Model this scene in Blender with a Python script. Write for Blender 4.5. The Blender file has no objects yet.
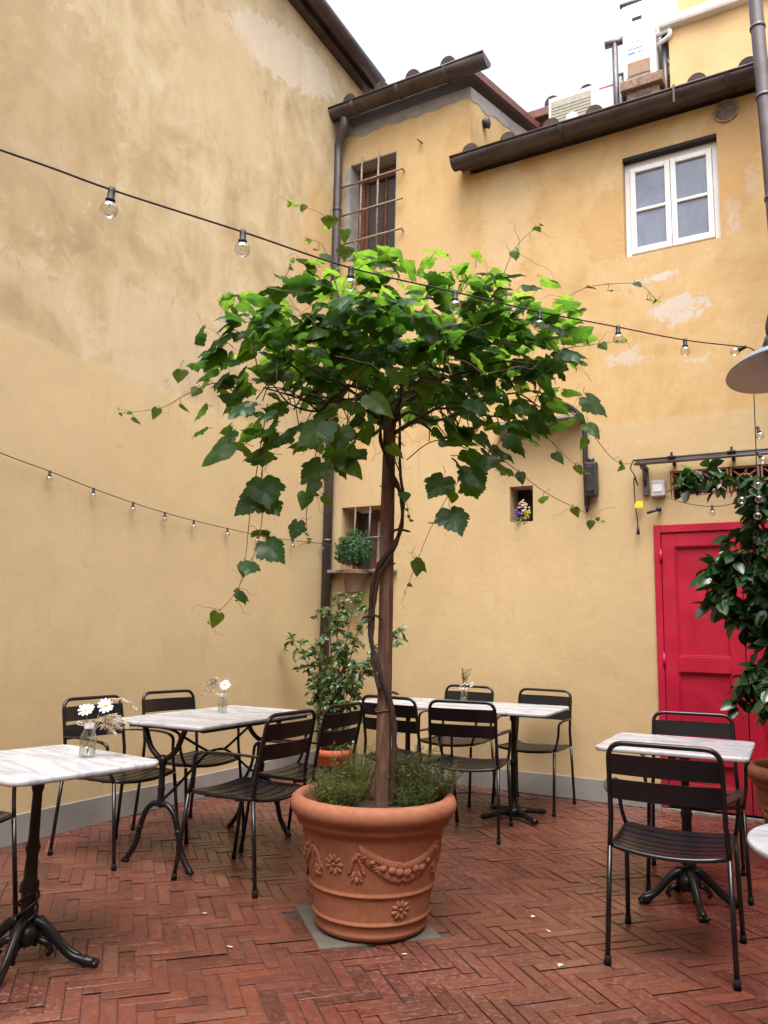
import bpy, bmesh, math, random
from mathutils import Vector, Matrix, noise
rnd = random.Random(7)
R = math.radians
PI = math.pi
scene = bpy.context.scene
col = scene.collection

# ------------------------------------------------------------------ helpers
class MB:
    """collects geometry for ONE mesh object"""
    def __init__(s): s.v = []; s.f = []; s.c = []; s.sm = []
    def face(s, idx, c=0.5, sm=False): s.f.append(idx); s.c.append(c); s.sm.append(sm)
    def quad(s, a, b, c, d, val=0.5):
        n = len(s.v); s.v += [Vector(a), Vector(b), Vector(c), Vector(d)]; s.face((n, n+1, n+2, n+3), val)
    def box(s, x0, x1, y0, y1, z0, z1, M=None, bev=0.0, val=0.5):
        n = len(s.v)
        if bev <= 0:
            P = [(x, y, z) for z in (z0, z1) for y in (y0, y1) for x in (x0, x1)]
            P = [Vector(p) for p in P]
            if M: P = [M @ p for p in P]
            s.v += P
            for q in ((0,2,3,1),(4,5,7,6),(0,1,5,4),(1,3,7,5),(3,2,6,7),(2,0,4,6)): s.face(tuple(n+i for i in q), val)
            return
        bm = bmesh.new(); bmesh.ops.create_cube(bm, size=1.0)
        for v in bm.verts:
            v.co = Vector(((x0+x1)/2+v.co.x*(x1-x0), (y0+y1)/2+v.co.y*(y1-y0), (z0+z1)/2+v.co.z*(z1-z0)))
        bmesh.ops.bevel(bm, geom=bm.edges[:], offset=bev, segments=2, profile=0.6, affect='EDGES')
        s.addbm(bm, M, val)
    def addbm(s, bm, M=None, val=0.5, sm=False):
        n = len(s.v); bm.verts.ensure_lookup_table()
        for v in bm.verts: s.v.append((M @ v.co) if M else v.co.copy())
        for f in bm.faces: s.face(tuple(n+v.index for v in f.verts), val, sm)
        bm.free()
    def tube(s, pts, r, seg=10, caps=True, val=0.5, sq=1.0):
        pts = [Vector(p) for p in pts]
        if not isinstance(r, (list, tuple)): r = [r]*len(pts)
        n0 = len(s.v); up = None
        for i, p in enumerate(pts):
            if i == 0: t = pts[1]-p
            elif i == len(pts)-1: t = p-pts[i-1]
            else: t = (pts[i+1]-p).normalized()+(p-pts[i-1]).normalized()
            if t.length < 1e-9: t = Vector((0,0,1))
            t.normalize()
            if up is None:
                up = Vector((0,0,1)) if abs(t.z) < .9 else Vector((1,0,0))
            a = t.cross(up)
            if a.length < 1e-6: a = t.orthogonal()
            a.normalize(); b = t.cross(a).normalized(); up = -b if False else up
            # parallel transport
            up = a.cross(t).normalized()
            for k in range(seg):
                th = 2*PI*k/seg
                s.v.append(p + a*(math.cos(th)*r[i]) + up*(math.sin(th)*r[i]*sq))
        for i in range(len(pts)-1):
            for k in range(seg):
                a0 = n0+i*seg+k; a1 = n0+i*seg+(k+1) % seg
                s.face((a0, a1, a1+seg, a0+seg), val, True)
        if caps:
            s.face(tuple(n0+k for k in range(seg))[::-1], val)
            s.face(tuple(n0+(len(pts)-1)*seg+k for k in range(seg)), val)
    def lathe(s, prof, cx=0, cy=0, seg=32, val=0.5, M=None, a0=0, a1=2*PI):
        n0 = len(s.v); full = abs(a1-a0-2*PI) < 1e-6
        m = seg if full else seg+1
        for (r, z) in prof:
            for k in range(m):
                th = a0+(a1-a0)*k/seg
                p = Vector((cx+r*math.cos(th), cy+r*math.sin(th), z))
                s.v.append(M @ p if M else p)
        for i in range(len(prof)-1):
            for k in range(seg if full else seg):
                b = n0+i*m+k; c = n0+i*m+((k+1) % m)
                s.face((b, c, c+m, b+m), val, True)
    def sphere(s, c, r, seg=12, rings=8, sc=(1,1,1), val=0.5):
        c = Vector(c); n0 = len(s.v)
        for i in range(rings+1):
            ph = PI*i/rings
            for k in range(seg):
                th = 2*PI*k/seg
                s.v.append(c+Vector((r*sc[0]*math.sin(ph)*math.cos(th), r*sc[1]*math.sin(ph)*math.sin(th), r*sc[2]*math.cos(ph))))
        for i in range(rings):
            for k in range(seg):
                a = n0+i*seg+k; b = n0+i*seg+(k+1) % seg
                s.face((a, a+seg, b+seg, b), val, True)
    def prism(s, outline, h0, h1, M=None, val=0.5):
        n = len(s.v); k = len(outline)
        for h in (h0, h1):
            for (x, y) in outline:
                p = Vector((x, y, h)); s.v.append(M @ p if M else p)
        s.face(tuple(n+i for i in range(k))[::-1], val); s.face(tuple(n+k+i for i in range(k)), val)
        for i in range(k):
            j = (i+1) % k; s.face((n+i, n+j, n+k+j, n+k+i), val)
    def build(s, name, mat, parent=None, smooth=None, origin=None):
        me = bpy.data.meshes.new(name)
        o0 = Vector(origin) if origin else Vector((0,0,0))
        me.from_pydata([tuple(v-o0) for v in s.v], [], s.f)
        at = me.attributes.new('tone', 'FLOAT', 'FACE'); at.data.foreach_set('value', s.c)
        me.polygons.foreach_set('use_smooth', s.sm if smooth is None else [smooth]*len(s.f))
        me.update()
        ob = bpy.data.objects.new(name, me); col.objects.link(ob)
        if mat: me.materials.append(mat)
        ob.location = o0
        if parent:
            ob.parent = parent
            if origin: ob.location = o0
        return ob

def tag(o, label=None, cat=None, group=None, kind=None):
    if label: o['label'] = label
    if cat: o['category'] = cat
    if group: o['group'] = group
    if kind: o['kind'] = kind
    return o
def empty(name, loc=(0,0,0), rz=0, label=None, cat=None, group=None):
    o = bpy.data.objects.new(name, None); col.objects.link(o); o.location = loc; o.rotation_euler = (0,0,rz)
    o.empty_display_size = .1
    return tag(o, label, cat, group)
def kids(o): return [c for c in bpy.data.objects if c.parent == o]
def copy_tree(o, parent=None):
    ch = kids(o)
    c = o.copy(); col.objects.link(c); c.parent = parent
    for k in ch: copy_tree(k, c)
    return c
def smooth_path(pts, n=6):
    P = [Vector(p) for p in pts]; P = [2*P[0]-P[1]]+P+[2*P[-1]-P[-2]]; out = []
    for i in range(1, len(P)-2):
        p0, p1, p2, p3 = P[i-1:i+3]
        for k in range(n):
            t = k/n; t2 = t*t; t3 = t2*t
            out.append(0.5*((2*p1)+(-p0+p2)*t+(2*p0-5*p1+4*p2-p3)*t2+(-p0+3*p1-3*p2+p3)*t3))
    out.append(P[-2]); return out
def fillet(pts, r, n=5):
    P = [Vector(p) for p in pts]; out = [P[0]]
    for i in range(1, len(P)-1):
        a = (P[i-1]-P[i]); b = (P[i+1]-P[i]); d = min(r, a.length*.49, b.length*.49)
        A = P[i]+a.normalized()*d; B = P[i]+b.normalized()*d
        for k in range(n+1):
            t = k/n; out.append(A*(1-t)**2+P[i]*2*t*(1-t)+B*t*t)
    out.append(P[-1]); return out

# ------------------------------------------------------------------ materials
def newmat(name):
    m = bpy.data.materials.new(name); m.use_nodes = True; nt = m.node_tree
    b = nt.nodes['Principled BSDF']; return m, nt, b
def N(nt, t, **kw):
    n = nt.nodes.new(t)
    for k, v in kw.items():
        if k.startswith('i_'): n.inputs[k[2:].replace('_', ' ')].default_value = v
        else: setattr(n, k, v)
    return n
def L(nt, a, b): nt.links.new(a, b)
def ramp(nt, stops, interp='LINEAR'):
    r = nt.nodes.new('ShaderNodeValToRGB'); r.color_ramp.interpolation = interp
    e = r.color_ramp.elements
    while len(e) < len(stops): e.new(.5)
    for i, (p, c) in enumerate(stops):
        e[i].position = p; e[i].color = (c[0], c[1], c[2], 1) if len(c) == 3 else c
    return r
def objco(nt): return N(nt, 'ShaderNodeNewGeometry').outputs['Position']
def noi(nt, vec, scale, detail=5, rough=.55, dist=0, sc=None):
    if sc:
        mp = N(nt, 'ShaderNodeMapping'); mp.inputs['Scale'].default_value = sc; L(nt, vec, mp.inputs['Vector']); vec = mp.outputs[0]
    n = N(nt, 'ShaderNodeTexNoise'); n.inputs['Scale'].default_value = scale; n.inputs['Detail'].default_value = detail
    n.inputs['Roughness'].default_value = rough; n.inputs['Distortion'].default_value = dist; L(nt, vec, n.inputs['Vector']); return n.outputs['Fac']
def mixc(nt, fac, a, b, mode='MIX'):
    m = N(nt, 'ShaderNodeMix', data_type='RGBA', blend_type=mode)
    for s, v in ((0, fac), (6, a), (7, b)):
        if hasattr(v, 'links') or hasattr(v, 'is_linked'): L(nt, v, m.inputs[s])
        elif isinstance(v, (int, float)): m.inputs[s].default_value = v
        else: m.inputs[s].default_value = (v[0], v[1], v[2], 1)
    return m.outputs[2]
def mth(nt, op, a, b=None, clamp=False):
    m = N(nt, 'ShaderNodeMath', operation=op, use_clamp=clamp)
    for i, v in enumerate((a, b)):
        if v is None: continue
        if isinstance(v, (int, float)): m.inputs[i].default_value = v
        else: L(nt, v, m.inputs[i])
    return m.outputs[0]
def mrange(nt, v, a, b, c=0, d=1, smooth=False):
    m = N(nt, 'ShaderNodeMapRange', clamp=True)
    if smooth: m.interpolation_type = 'SMOOTHSTEP'
    L(nt, v, m.inputs[0])
    for i, x in enumerate((a, b, c, d)): m.inputs[i+1].default_value = x
    return m.outputs[0]
def bump(nt, b, h, strength=.3, dist=.01):
    n = N(nt, 'ShaderNodeBump'); n.inputs['Strength'].default_value = strength; n.inputs['Distance'].default_value = dist
    L(nt, h, n.inputs['Height']); L(nt, n.outputs[0], b.inputs['Normal'])

def simple(name, c, rough=.6, metal=0, var=.15, scale=20, bmp=0, spec=.5, bscale=None, tone=0):
    m, nt, b = newmat(name); co = objco(nt)
    n = noi(nt, co, scale, 4)
    lo = tuple(x*(1-var) for x in c); hi = tuple(min(1, x*(1+var)) for x in c)
    r = ramp(nt, [(.3, lo), (.7, hi)]); L(nt, n, r.inputs[0]); out = r.outputs[0]
    if tone:
        a = N(nt, 'ShaderNodeAttribute', attribute_name='tone')
        out = mixc(nt, 1.0, out, mrangec(nt, a.outputs['Fac'], 1-tone, 1+tone), 'MULTIPLY')
    L(nt, out, b.inputs['Base Color']); b.inputs['Roughness'].default_value = rough; b.inputs['Metallic'].default_value = metal
    b.inputs['Specular IOR Level'].default_value = spec
    if bmp: bump(nt, b, noi(nt, co, bscale or scale*2, 5), bmp, .004)
    return m
def mrangec(nt, v, lo, hi):
    x = mrange(nt, v, 0, 1, lo, hi); c = N(nt, 'ShaderNodeCombineColor')
    for i in range(3): L(nt, x, c.inputs[i])
    return c.outputs[0]

def ellipse_mask(nt, co, axes, cx, cz, rx, rz, ang=0.0):
    """soft mask of an elliptical patch on a wall; axes picks the two coordinates"""
    sp = N(nt, 'ShaderNodeSeparateXYZ'); L(nt, co, sp.inputs[0])
    a = mth(nt, 'SUBTRACT', sp.outputs[axes[0]], cx); z = mth(nt, 'SUBTRACT', sp.outputs[axes[1]], cz)
    ca, sa = math.cos(ang), math.sin(ang)
    u = mth(nt, 'ADD', mth(nt, 'MULTIPLY', a, ca/rx), mth(nt, 'MULTIPLY', z, sa/rx))
    v = mth(nt, 'ADD', mth(nt, 'MULTIPLY', a, -sa/rz), mth(nt, 'MULTIPLY', z, ca/rz))
    d = mth(nt, 'ADD', mth(nt, 'MULTIPLY', u, u), mth(nt, 'MULTIPLY', v, v))
    return mth(nt, 'SUBTRACT', 1.0, d, True)

def plaster(name, low, lowv, up_lo, up_mid, up_hi, band, patches=(), axes=(0, 2), streak=True):
    m, nt, b = newmat(name); co = objco(nt)
    big = noi(nt, co, .8, 6, .6, .8); mid = noi(nt, co, 2.6, 8, .68, .9); fine = noi(nt, co, 26, 5, .6)
    big2 = noi(nt, co, 1.5, 5, .6, 1.5)
    strk = noi(nt, co, 3.0, 5, .6, .4, (1.6, 1.6, .45))
    # lower, repainted plaster
    f = mth(nt, 'ADD', mth(nt, 'MULTIPLY', big, .65), mth(nt, 'MULTIPLY', mid, .35))
    r1 = ramp(nt, [(.38, low), (.62, lowv)]); L(nt, f, r1.inputs[0]); lowc = r1.outputs[0]
    # upper, weathered plaster
    g = mth(nt, 'ADD', mth(nt, 'MULTIPLY', big2, .45), mth(nt, 'ADD', mth(nt, 'MULTIPLY', mid, .33), mth(nt, 'MULTIPLY', strk, .22)))
    r2 = ramp(nt, [(.37, up_lo), (.49, up_mid), (.62, up_hi)]); L(nt, g, r2.inputs[0]); upc = r2.outputs[0]
    sp = N(nt, 'ShaderNodeSeparateXYZ'); L(nt, co, sp.inputs[0])
    edge = mth(nt, 'ADD', sp.outputs[2], mth(nt, 'MULTIPLY', mth(nt, 'SUBTRACT', noi(nt, co, 1.6, 6), .5), .10))
    mk = mrange(nt, edge, band-.03, band+.03)
    c = mixc(nt, mk, lowc, upc)
    for (cx, cz, rx, rz, ang, colr, thr, amt) in patches:
        e = ellipse_mask(nt, co, axes, cx, cz, rx, rz, ang)
        pn = noi(nt, co, 9, 8, .72, .6)
        mm = mth(nt, 'MULTIPLY', mrange(nt, mth(nt, 'ADD', mth(nt, 'MULTIPLY', e, .55), mth(nt, 'MULTIPLY', pn, 1.0)), thr, thr+.07), amt)
        mm = mth(nt, 'MULTIPLY', mm, mrange(nt, e, 0, .12))
        c = mixc(nt, mm, c, colr)
    c = mixc(nt, mrange(nt, fine, .35, .7, 0, .16), c, tuple(x*.72 for x in low))
    drip = noi(nt, co, 1.0, 5, .6, .2, (9, 9, .55)); c = mixc(nt, mth(nt, 'MULTIPLY', mrange(nt, drip, .58, .72, 0, .30), mrange(nt, big, .45, .6)), c, tuple(x*.62 for x in up_mid))
    vo = N(nt, 'ShaderNodeTexVoronoi', feature='DISTANCE_TO_EDGE'); vo.inputs['Scale'].default_value = 1.1
    wv = N(nt, 'ShaderNodeVectorMath', operation='ADD'); L(nt, co, wv.inputs[0]); nv = N(nt, 'ShaderNodeTexNoise'); nv.inputs['Scale'].default_value = 2.5; nv.inputs['Detail'].default_value = 6; L(nt, co, nv.inputs['Vector'])
    sc_ = N(nt, 'ShaderNodeVectorMath', operation='SCALE'); L(nt, nv.outputs['Color'], sc_.inputs[0]); sc_.inputs['Scale'].default_value = .55; L(nt, sc_.outputs[0], wv.inputs[1]); L(nt, wv.outputs[0], vo.inputs['Vector'])
    crk = mth(nt, 'MULTIPLY', mrange(nt, vo.outputs['Distance'], .0015, .005, 1, 0), mrange(nt, big2, .54, .62, 0, .3)); c = mixc(nt, crk, c, tuple(x*.45 for x in low))
    spots = noi(nt, co, 55, 2, .5)
    c = mixc(nt, mrange(nt, spots, .74, .78, 0, .35), c, (.16, .12, .08))
    L(nt, c, b.inputs['Base Color']); b.inputs['Roughness'].default_value = .88; b.inputs['Specular IOR Level'].default_value = .25
    soft = noi(nt, co, 2.2, 4, .5)
    h = mth(nt, 'ADD', mth(nt, 'MULTIPLY', soft, 1.0), mth(nt, 'ADD', mth(nt, 'MULTIPLY', fine, .10), mth(nt, 'MULTIPLY', mk, -.10)))
    bump(nt, b, h, .32, .03)
    return m

EFF = (.52, .49, .46); ORG = (.46, .26, .10)
M = {}
M['wall_left'] = plaster('plaster_left', (.505, .383, .213), (.555, .43, .245), (.345, .253, .138), (.465, .362, .212), (.57, .465, .30), 3.1,
    [(6.3, 5.0, .55, 1.3, 0, (.56, .36, .14), .72, .55), (5.6, 6.9, 1.1, .35, .3, (.62, .54, .44), .66, .6), (4.7, 6.0, .9, .8, 0, (.54, .41, .25), .70, .6),
     (4.2, 3.45, .8, .5, .2, (.56, .45, .31), .70, .6), (3.0, 4.6, .9, 1.4, 0, (.36, .25, .135), .78, .45)], (1, 2))
M['wall_back'] = plaster('plaster_back', (.475, .345, .185), (.53, .395, .22), (.435, .275, .12), (.51, .345, .16), (.56, .40, .21), 3.1,
    [(-1.05, 4.0, .42, .26, 0, EFF, .90, .7), (-1.25, 4.32, .45, .08, .1, EFF, .93, .85), (-.60, 4.75, .12, .30, 0, EFF, .93, .8), (-.45, 5.0, .10, .35, 0, EFF, .93, .8),
     (-1.45, 3.65, .5, .22, 0, EFF, 1.0, .6), (-.9, 3.55, .2, .1, 0, EFF, .96, .6), (-2.55, 5.2, .35, .9, 0, (.56, .42, .25), .74, .5), (-.6, 5.2, .3, .7, 0, ORG, .72, .6),
     (-1.6, 4.9, .35, .5, 0, (.45, .27, .11), .74, .5), (-3.4, 4.7, .6, 1.1, 0, (.53, .37, .19), .70, .6)])
M['wall_far'] = simple('plaster_far', (.60, .40, .19), .9, var=.12, scale=3, bmp=.3)
M['cement'] = simple('grey_cement', (.26, .24, .22), .85, var=.2, scale=7, bmp=.4, bscale=30)
M['plinth'] = simple('grey_plinth', (.235, .225, .215), .75, var=.16, scale=3.5, bmp=.3, bscale=40)
M['reveal'] = simple('opening_reveal', (.50, .34, .16), .9, var=.2, scale=8, bmp=.3)
M['greyreveal'] = simple('grey_reveal', (.33, .31, .29), .9, var=.2, scale=8, bmp=.3)
M['copper'] = simple('brown_metal', (.075, .055, .05), .42, .55, var=.3, scale=6, bmp=.1)
M['pipe'] = simple('grey_brown_pipe', (.10, .085, .085), .45, .4, var=.25, scale=5)
M['black'] = simple('black_iron', (.006, .0062, .008), .36, .0, var=.4, scale=30, bmp=.15, bscale=120, spec=.35)
M['chair'] = simple('black_painted_metal', (.006, .0063, .009), .30, .0, var=.35, scale=25, bmp=.05, bscale=80, spec=.5)
M['rubber'] = simple('rubber', (.007, .007, .007), .8, spec=.2)
M['rust'] = simple('rusty_iron', (.22, .14, .09), .8, .2, var=.5, scale=40, bmp=.4)
M['bars'] = simple('weathered_bars', (.27, .20, .15), .75, .2, var=.4, scale=30, bmp=.3)
M['wood_frame'] = simple('red_brown_wood', (.13, .045, .025), .6, var=.3, scale=12, bmp=.2)
M['white_paint'] = simple('white_paint', (.74, .73, .70), .45, var=.05, scale=8, bmp=.05)
M['bright_white'] = simple('white_plastic_case', (.72, .74, .76), .4, var=.05, scale=6)
M['greybox'] = simple('grey_plastic', (.50, .49, .50), .5, var=.06, scale=20)
M['tape'] = simple('yellow_tape', (.75, .62, .02), .5)
M['dark'] = simple('dark_inside', (.012, .010, .009), .8)
M['curtain'] = simple('curtain', (.42, .42, .38), .9, var=.15, scale=12)
M['rubble'] = simple('old_mortar', (.22, .19, .165), .95, var=.45, scale=30, bmp=.8, bscale=60)
M['red'] = simple('red_door_paint', (.37, .006, .030), .42, var=.16, scale=4, bmp=.12, bscale=30, spec=.4)
M['slate'] = simple('stone_ledge', (.20, .175, .16), .8, var=.3, scale=20, bmp=.5)
M['soil'] = simple('potting_soil', (.030, .019, .013), .95, var=.6, scale=60, bmp=1.0, bscale=90)
M['cord'] = simple('black_cord', (.012, .011, .012), .6)
M['shade_out'] = simple('enamel_blue_grey', (.20, .24, .30), .3, var=.1, scale=8)
M['shade_in'] = simple('enamel_inside', (.66, .66, .66), .5, var=.08, scale=8)
M['arm'] = simple('dark_cast_metal', (.045, .043, .045), .4, .6, var=.3, scale=12)
M['petal'] = simple('white_petal', (.62, .63, .67), .6, var=.05, scale=60)
M['yellow'] = simple('flower_centre', (.45, .42, .08), .8)
M['purple'] = simple('purple_petal', (.16, .07, .42), .6, var=.3, scale=60)
M['straw'] = simple('dry_grass', (.55, .44, .32), .8, var=.25, scale=60)
M['fibre'] = simple('root_fibre', (.14, .09, .055), .9, var=.4, scale=90)
M['ribbon'] = simple('white_ribbon', (.70, .68, .70), .7)
M['stalk'] = simple('green_stalk', (.10, .17, .045), .6, var=.3, scale=60)
M['bark'] = simple('dark_vine_bark', (.040, .022, .016), .9, var=.5, scale=50, bmp=.9, bscale=80)
M['twig'] = simple('vine_shoot', (.15, .10, .045), .7, var=.4, scale=40)
M['slab'] = simple('grey_paving_slab', (.090, .080, .066), .8, var=.25, scale=9, bmp=.5, bscale=60)
M['concrete'] = simple('pale_cornice', (.60, .56, .50), .8, var=.1, scale=8, bmp=.3)
M['acgrille'] = simple('beige_grille', (.33, .31, .24), .7, var=.15, scale=30)
M['blue_ink'] = simple('blue_print', (.12, .25, .55), .6)
M['red_ink'] = simple('red_print', (.55, .12, .10), .6)
M['cardboard'] = simple('brown_stain', (.30, .19, .12), .8)

def grime(mt):
    nt = mt.node_tree; b = nt.nodes['Principled BSDF']; co = objco(nt); src = b.inputs['Base Color'].links[0].from_socket
    n = noi(nt, co, 4, 8, .75, .6); n2 = noi(nt, co, 30, 5, .7); sp = N(nt, 'ShaderNodeSeparateXYZ'); L(nt, co, sp.inputs[0])
    low_ = mrange(nt, mth(nt, 'ADD', sp.outputs[2], mth(nt, 'MULTIPLY', n, .5)), .15, .75, .65, 0)
    c = mixc(nt, low_, src, (.10, .035, .03)); c = mixc(nt, mth(nt, 'MULTIPLY', mrange(nt, n2, .66, .70), mrange(nt, n, .55, .6, 0, .7)), c, (.40, .20, .18))
    L(nt, c, b.inputs['Base Color']); L(nt, mrange(nt, n, .3, .7, .30, .60), b.inputs['Roughness'])
grime(M['red'])
def mat_wood():
    m, nt, b = newmat('stake_wood'); co = objco(nt)
    n = noi(nt, co, 6, 7, .65, .5, (7, 7, .6)); n2 = noi(nt, co, 2.2, 4)
    r = ramp(nt, [(.3, (.040, .020, .014)), (.5, (.105, .050, .032)), (.74, (.25, .15, .10))]); L(nt, n, r.inputs[0])
    c = mixc(nt, mrange(nt, n2, .45, .7, 0, .5), r.outputs[0], (.10, .05, .035))
    L(nt, c, b.inputs['Base Color']); b.inputs['Roughness'].default_value = .7; bump(nt, b, n, .6, .004); return m
M['wood'] = mat_wood()

def mat_terra(name, c1, c2, dirt=.3):
    m, nt, b = newmat(name); co = objco(nt)
    n = noi(nt, co, 3.5, 7, .62, .4); n2 = noi(nt, co, 40, 4, .6); n3 = noi(nt, co, 1.8, 5, .6, 1)
    r = ramp(nt, [(.32, c1), (.68, c2)]); L(nt, n, r.inputs[0])
    c = mixc(nt, mrange(nt, n2, .4, .8, 0, .18), r.outputs[0], (.55, .30, .18))
    c = mixc(nt, mrange(nt, n3, .52, .70, 0, dirt), c, (.20, .085, .05))
    L(nt, c, b.inputs['Base Color']); b.inputs['Roughness'].default_value = .72; b.inputs['Specular IOR Level'].default_value = .3
    pl = noi(nt, co, 7, 8, .75, .5); c2_ = mixc(nt, mrange(nt, pl, .58, .74, 0, .35), c, (.40, .25, .18)); L(nt, c2_, b.inputs['Base Color']); bump(nt, b, n2, .25, .004); return m
M['terra'] = mat_terra('terracotta', (.225, .078, .041), (.29, .112, .062), .45)
M['terra_old'] = mat_terra('old_terracotta_tile', (.10, .065, .045), (.20, .12, .08), .9)
M['terra_pink'] = mat_terra('pink_terracotta', (.42, .21, .15), (.50, .28, .20), .2)
M['pot_red'] = mat_terra('red_plastic_pot', (.42, .09, .04), (.48, .12, .055), .1)

def mat_tile():
    m, nt, b = newmat('roof_tile'); co = objco(nt)
    a = N(nt, 'ShaderNodeAttribute', attribute_name='tone')
    r = ramp(nt, [(0, (.07, .055, .05)), (.35, (.17, .11, .085)), (.7, (.30, .17, .12)), (1, (.34, .31, .28))]); L(nt, a.outputs['Fac'], r.inputs[0])
    n = noi(nt, co, 18, 6, .7)
    c = mixc(nt, mrange(nt, n, .45, .65, 0, .7), r.outputs[0], (.10, .095, .085))
    L(nt, c, b.inputs['Base Color']); b.inputs['Roughness'].default_value = .9; bump(nt, b, n, .8, .01); return m
M['tile'] = mat_tile()

def mat_brick():
    m, nt, b = newmat('worn_floor_brick'); co = objco(nt)
    a = N(nt, 'ShaderNodeAttribute', attribute_name='tone')
    r = ramp(nt, [(0, (.052, .016, .012)), (.3, (.086, .023, .016)), (.6, (.115, .031, .020)), (.85, (.14, .042, .024)), (1, (.15, .060, .038))]); L(nt, a.outputs['Fac'], r.inputs[0])
    n = noi(nt, co, 14, 8, .7, .6); wet = noi(nt, co, 1.1, 5, .6, .8); n3 = noi(nt, co, 45, 5, .7); pale = noi(nt, co, .9, 4, .55, .3)
    c = mixc(nt, mrange(nt, n, .40, .66, 0, .55), r.outputs[0], (.12, .048, .035))
    pk = mth(nt, 'MULTIPLY', mrange(nt, n3, .50, .66), mrange(nt, pale, .42, .62, .10, .75))
    c = mixc(nt, pk, c, (.25, .135, .115))
    n4 = noi(nt, co, 5, 6, .65, .6)
    c = mixc(nt, mrange(nt, n4, .56, .68, 0, .5), c, (.17, .058, .025))
    n5 = noi(nt, co, 2.3, 7, .7, 1.0); c = mixc(nt, mrange(nt, n5, .50, .64, 0, .55), c, (.045, .020, .017))
    sct = noi(nt, co, 10, 6, .75, .4, (1, 1, 1)); c = mixc(nt, mth(nt, 'MULTIPLY', mrange(nt, sct, .60, .70, 0, .4), mrange(nt, pale, .40, .60)), c, (.30, .18, .155))
    L(nt, c, b.inputs['Base Color'])
    rg = mth(nt, 'ADD', mrange(nt, wet, .42, .60, .12, .38), mrange(nt, n, .3, .7, -.05, .14))
    L(nt, rg, b.inputs['Roughness']); b.inputs['Specular IOR Level'].default_value = .42
    h = mth(nt, 'ADD', mth(nt, 'MULTIPLY', n, .7), mth(nt, 'MULTIPLY', n3, .3)); bump(nt, b, h, .75, .008); return m
M['brick'] = mat_brick()
M['grout'] = simple('dark_joint', (.062, .032, .026), .8, var=.4, scale=12, bmp=.6, bscale=80)

def mat_marble():
    m, nt, b = newmat('white_marble'); tc = N(nt, 'ShaderNodeTexCoord').outputs['Object']
    n = noi(nt, tc, 1.8, 6, .55, .9, (1, 3.2, 1)); n2 = noi(nt, tc, 3.5, 6, .6, .8, (1, 3.0, 1)); n3 = noi(nt, tc, 1.6, 3)
    r = ramp(nt, [(.36, (.46, .48, .53)), (.47, (.40, .425, .48)), (.515, (.27, .30, .36)), (.56, (.42, .44, .49)), (.75, (.49, .505, .54))]); L(nt, n, r.inputs[0])
    c = mixc(nt, mrange(nt, n2, .54, .66, 0, .55), r.outputs[0], (.33, .36, .42))
    c = mixc(nt, mrange(nt, n3, .56, .72, 0, .25), c, (.46, .42, .37))
    L(nt, c, b.inputs['Base Color']); L(nt, mrange(nt, n2, .3, .7, .14, .34), b.inputs['Roughness']); return m
M['marble'] = mat_marble()

def mat_leaf(name, stops, trans=.35, rough=.35, sheen=.5, tcol=(.30, .55, .04)):
    m, nt, b = newmat(name); co = objco(nt)
    a = N(nt, 'ShaderNodeAttribute', attribute_name='tone')
    r = ramp(nt, stops); L(nt, a.outputs['Fac'], r.inputs[0])
    n = noi(nt, co, 30, 4); c = mixc(nt, mrange(nt, n, .3, .7, 0, .35), r.outputs[0], tuple(x*.6 for x in stops[0][1]))
    L(nt, c, b.inputs['Base Color']); b.inputs['Roughness'].default_value = rough; b.inputs['Specular IOR Level'].default_value = sheen
    t = N(nt, 'ShaderNodeBsdfTranslucent'); hs = mixc(nt, 1.0, c, (tcol[0]*4, tcol[1]*4, tcol[2]*4), 'MULTIPLY'); L(nt, hs, t.inputs['Color'])
    mx = N(nt, 'ShaderNodeMixShader'); L(nt, mrange(nt, a.outputs['Fac'], .2, 1, trans*.6, min(1, trans*1.5)), mx.inputs[0]); L(nt, b.outputs[0], mx.inputs[1]); L(nt, t.outputs[0], mx.inputs[2])
    L(nt, mx.outputs[0], nt.nodes['Material Output'].inputs['Surface']); return m
M['vine_leaf'] = mat_leaf('grape_leaf', [(0, (.030, .080, .034)), (.45, (.046, .120, .040)), (.75, (.074, .160, .044)), (1, (.115, .200, .058))], .80, .40, .5, (.46, .44, .13))
M['dark_leaf'] = mat_leaf('glossy_dark_leaf', [(0, (.014, .040, .016)), (.6, (.028, .070, .024)), (1, (.07, .16, .035))], .18, .28, .5, (.35, .5, .06))
M['shrub_leaf'] = mat_leaf('shrub_leaf', [(0, (.045, .085, .035)), (.6, (.085, .145, .06)), (1, (.19, .27, .14))], .25, .35, .5, (.4, .5, .1))
M['herb_leaf'] = mat_leaf('herb_leaf', [(0, (.040, .070, .022)), (.5, (.090, .13, .036)), (1, (.20, .25, .07))], .25, .6, .3, (.4, .45, .08))
M['conifer_leaf'] = mat_leaf('conifer_leaf', [(0, (.018, .060, .022)), (.5, (.035, .115, .045)), (1, (.08, .20, .09))], .2, .6, .3)

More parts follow.
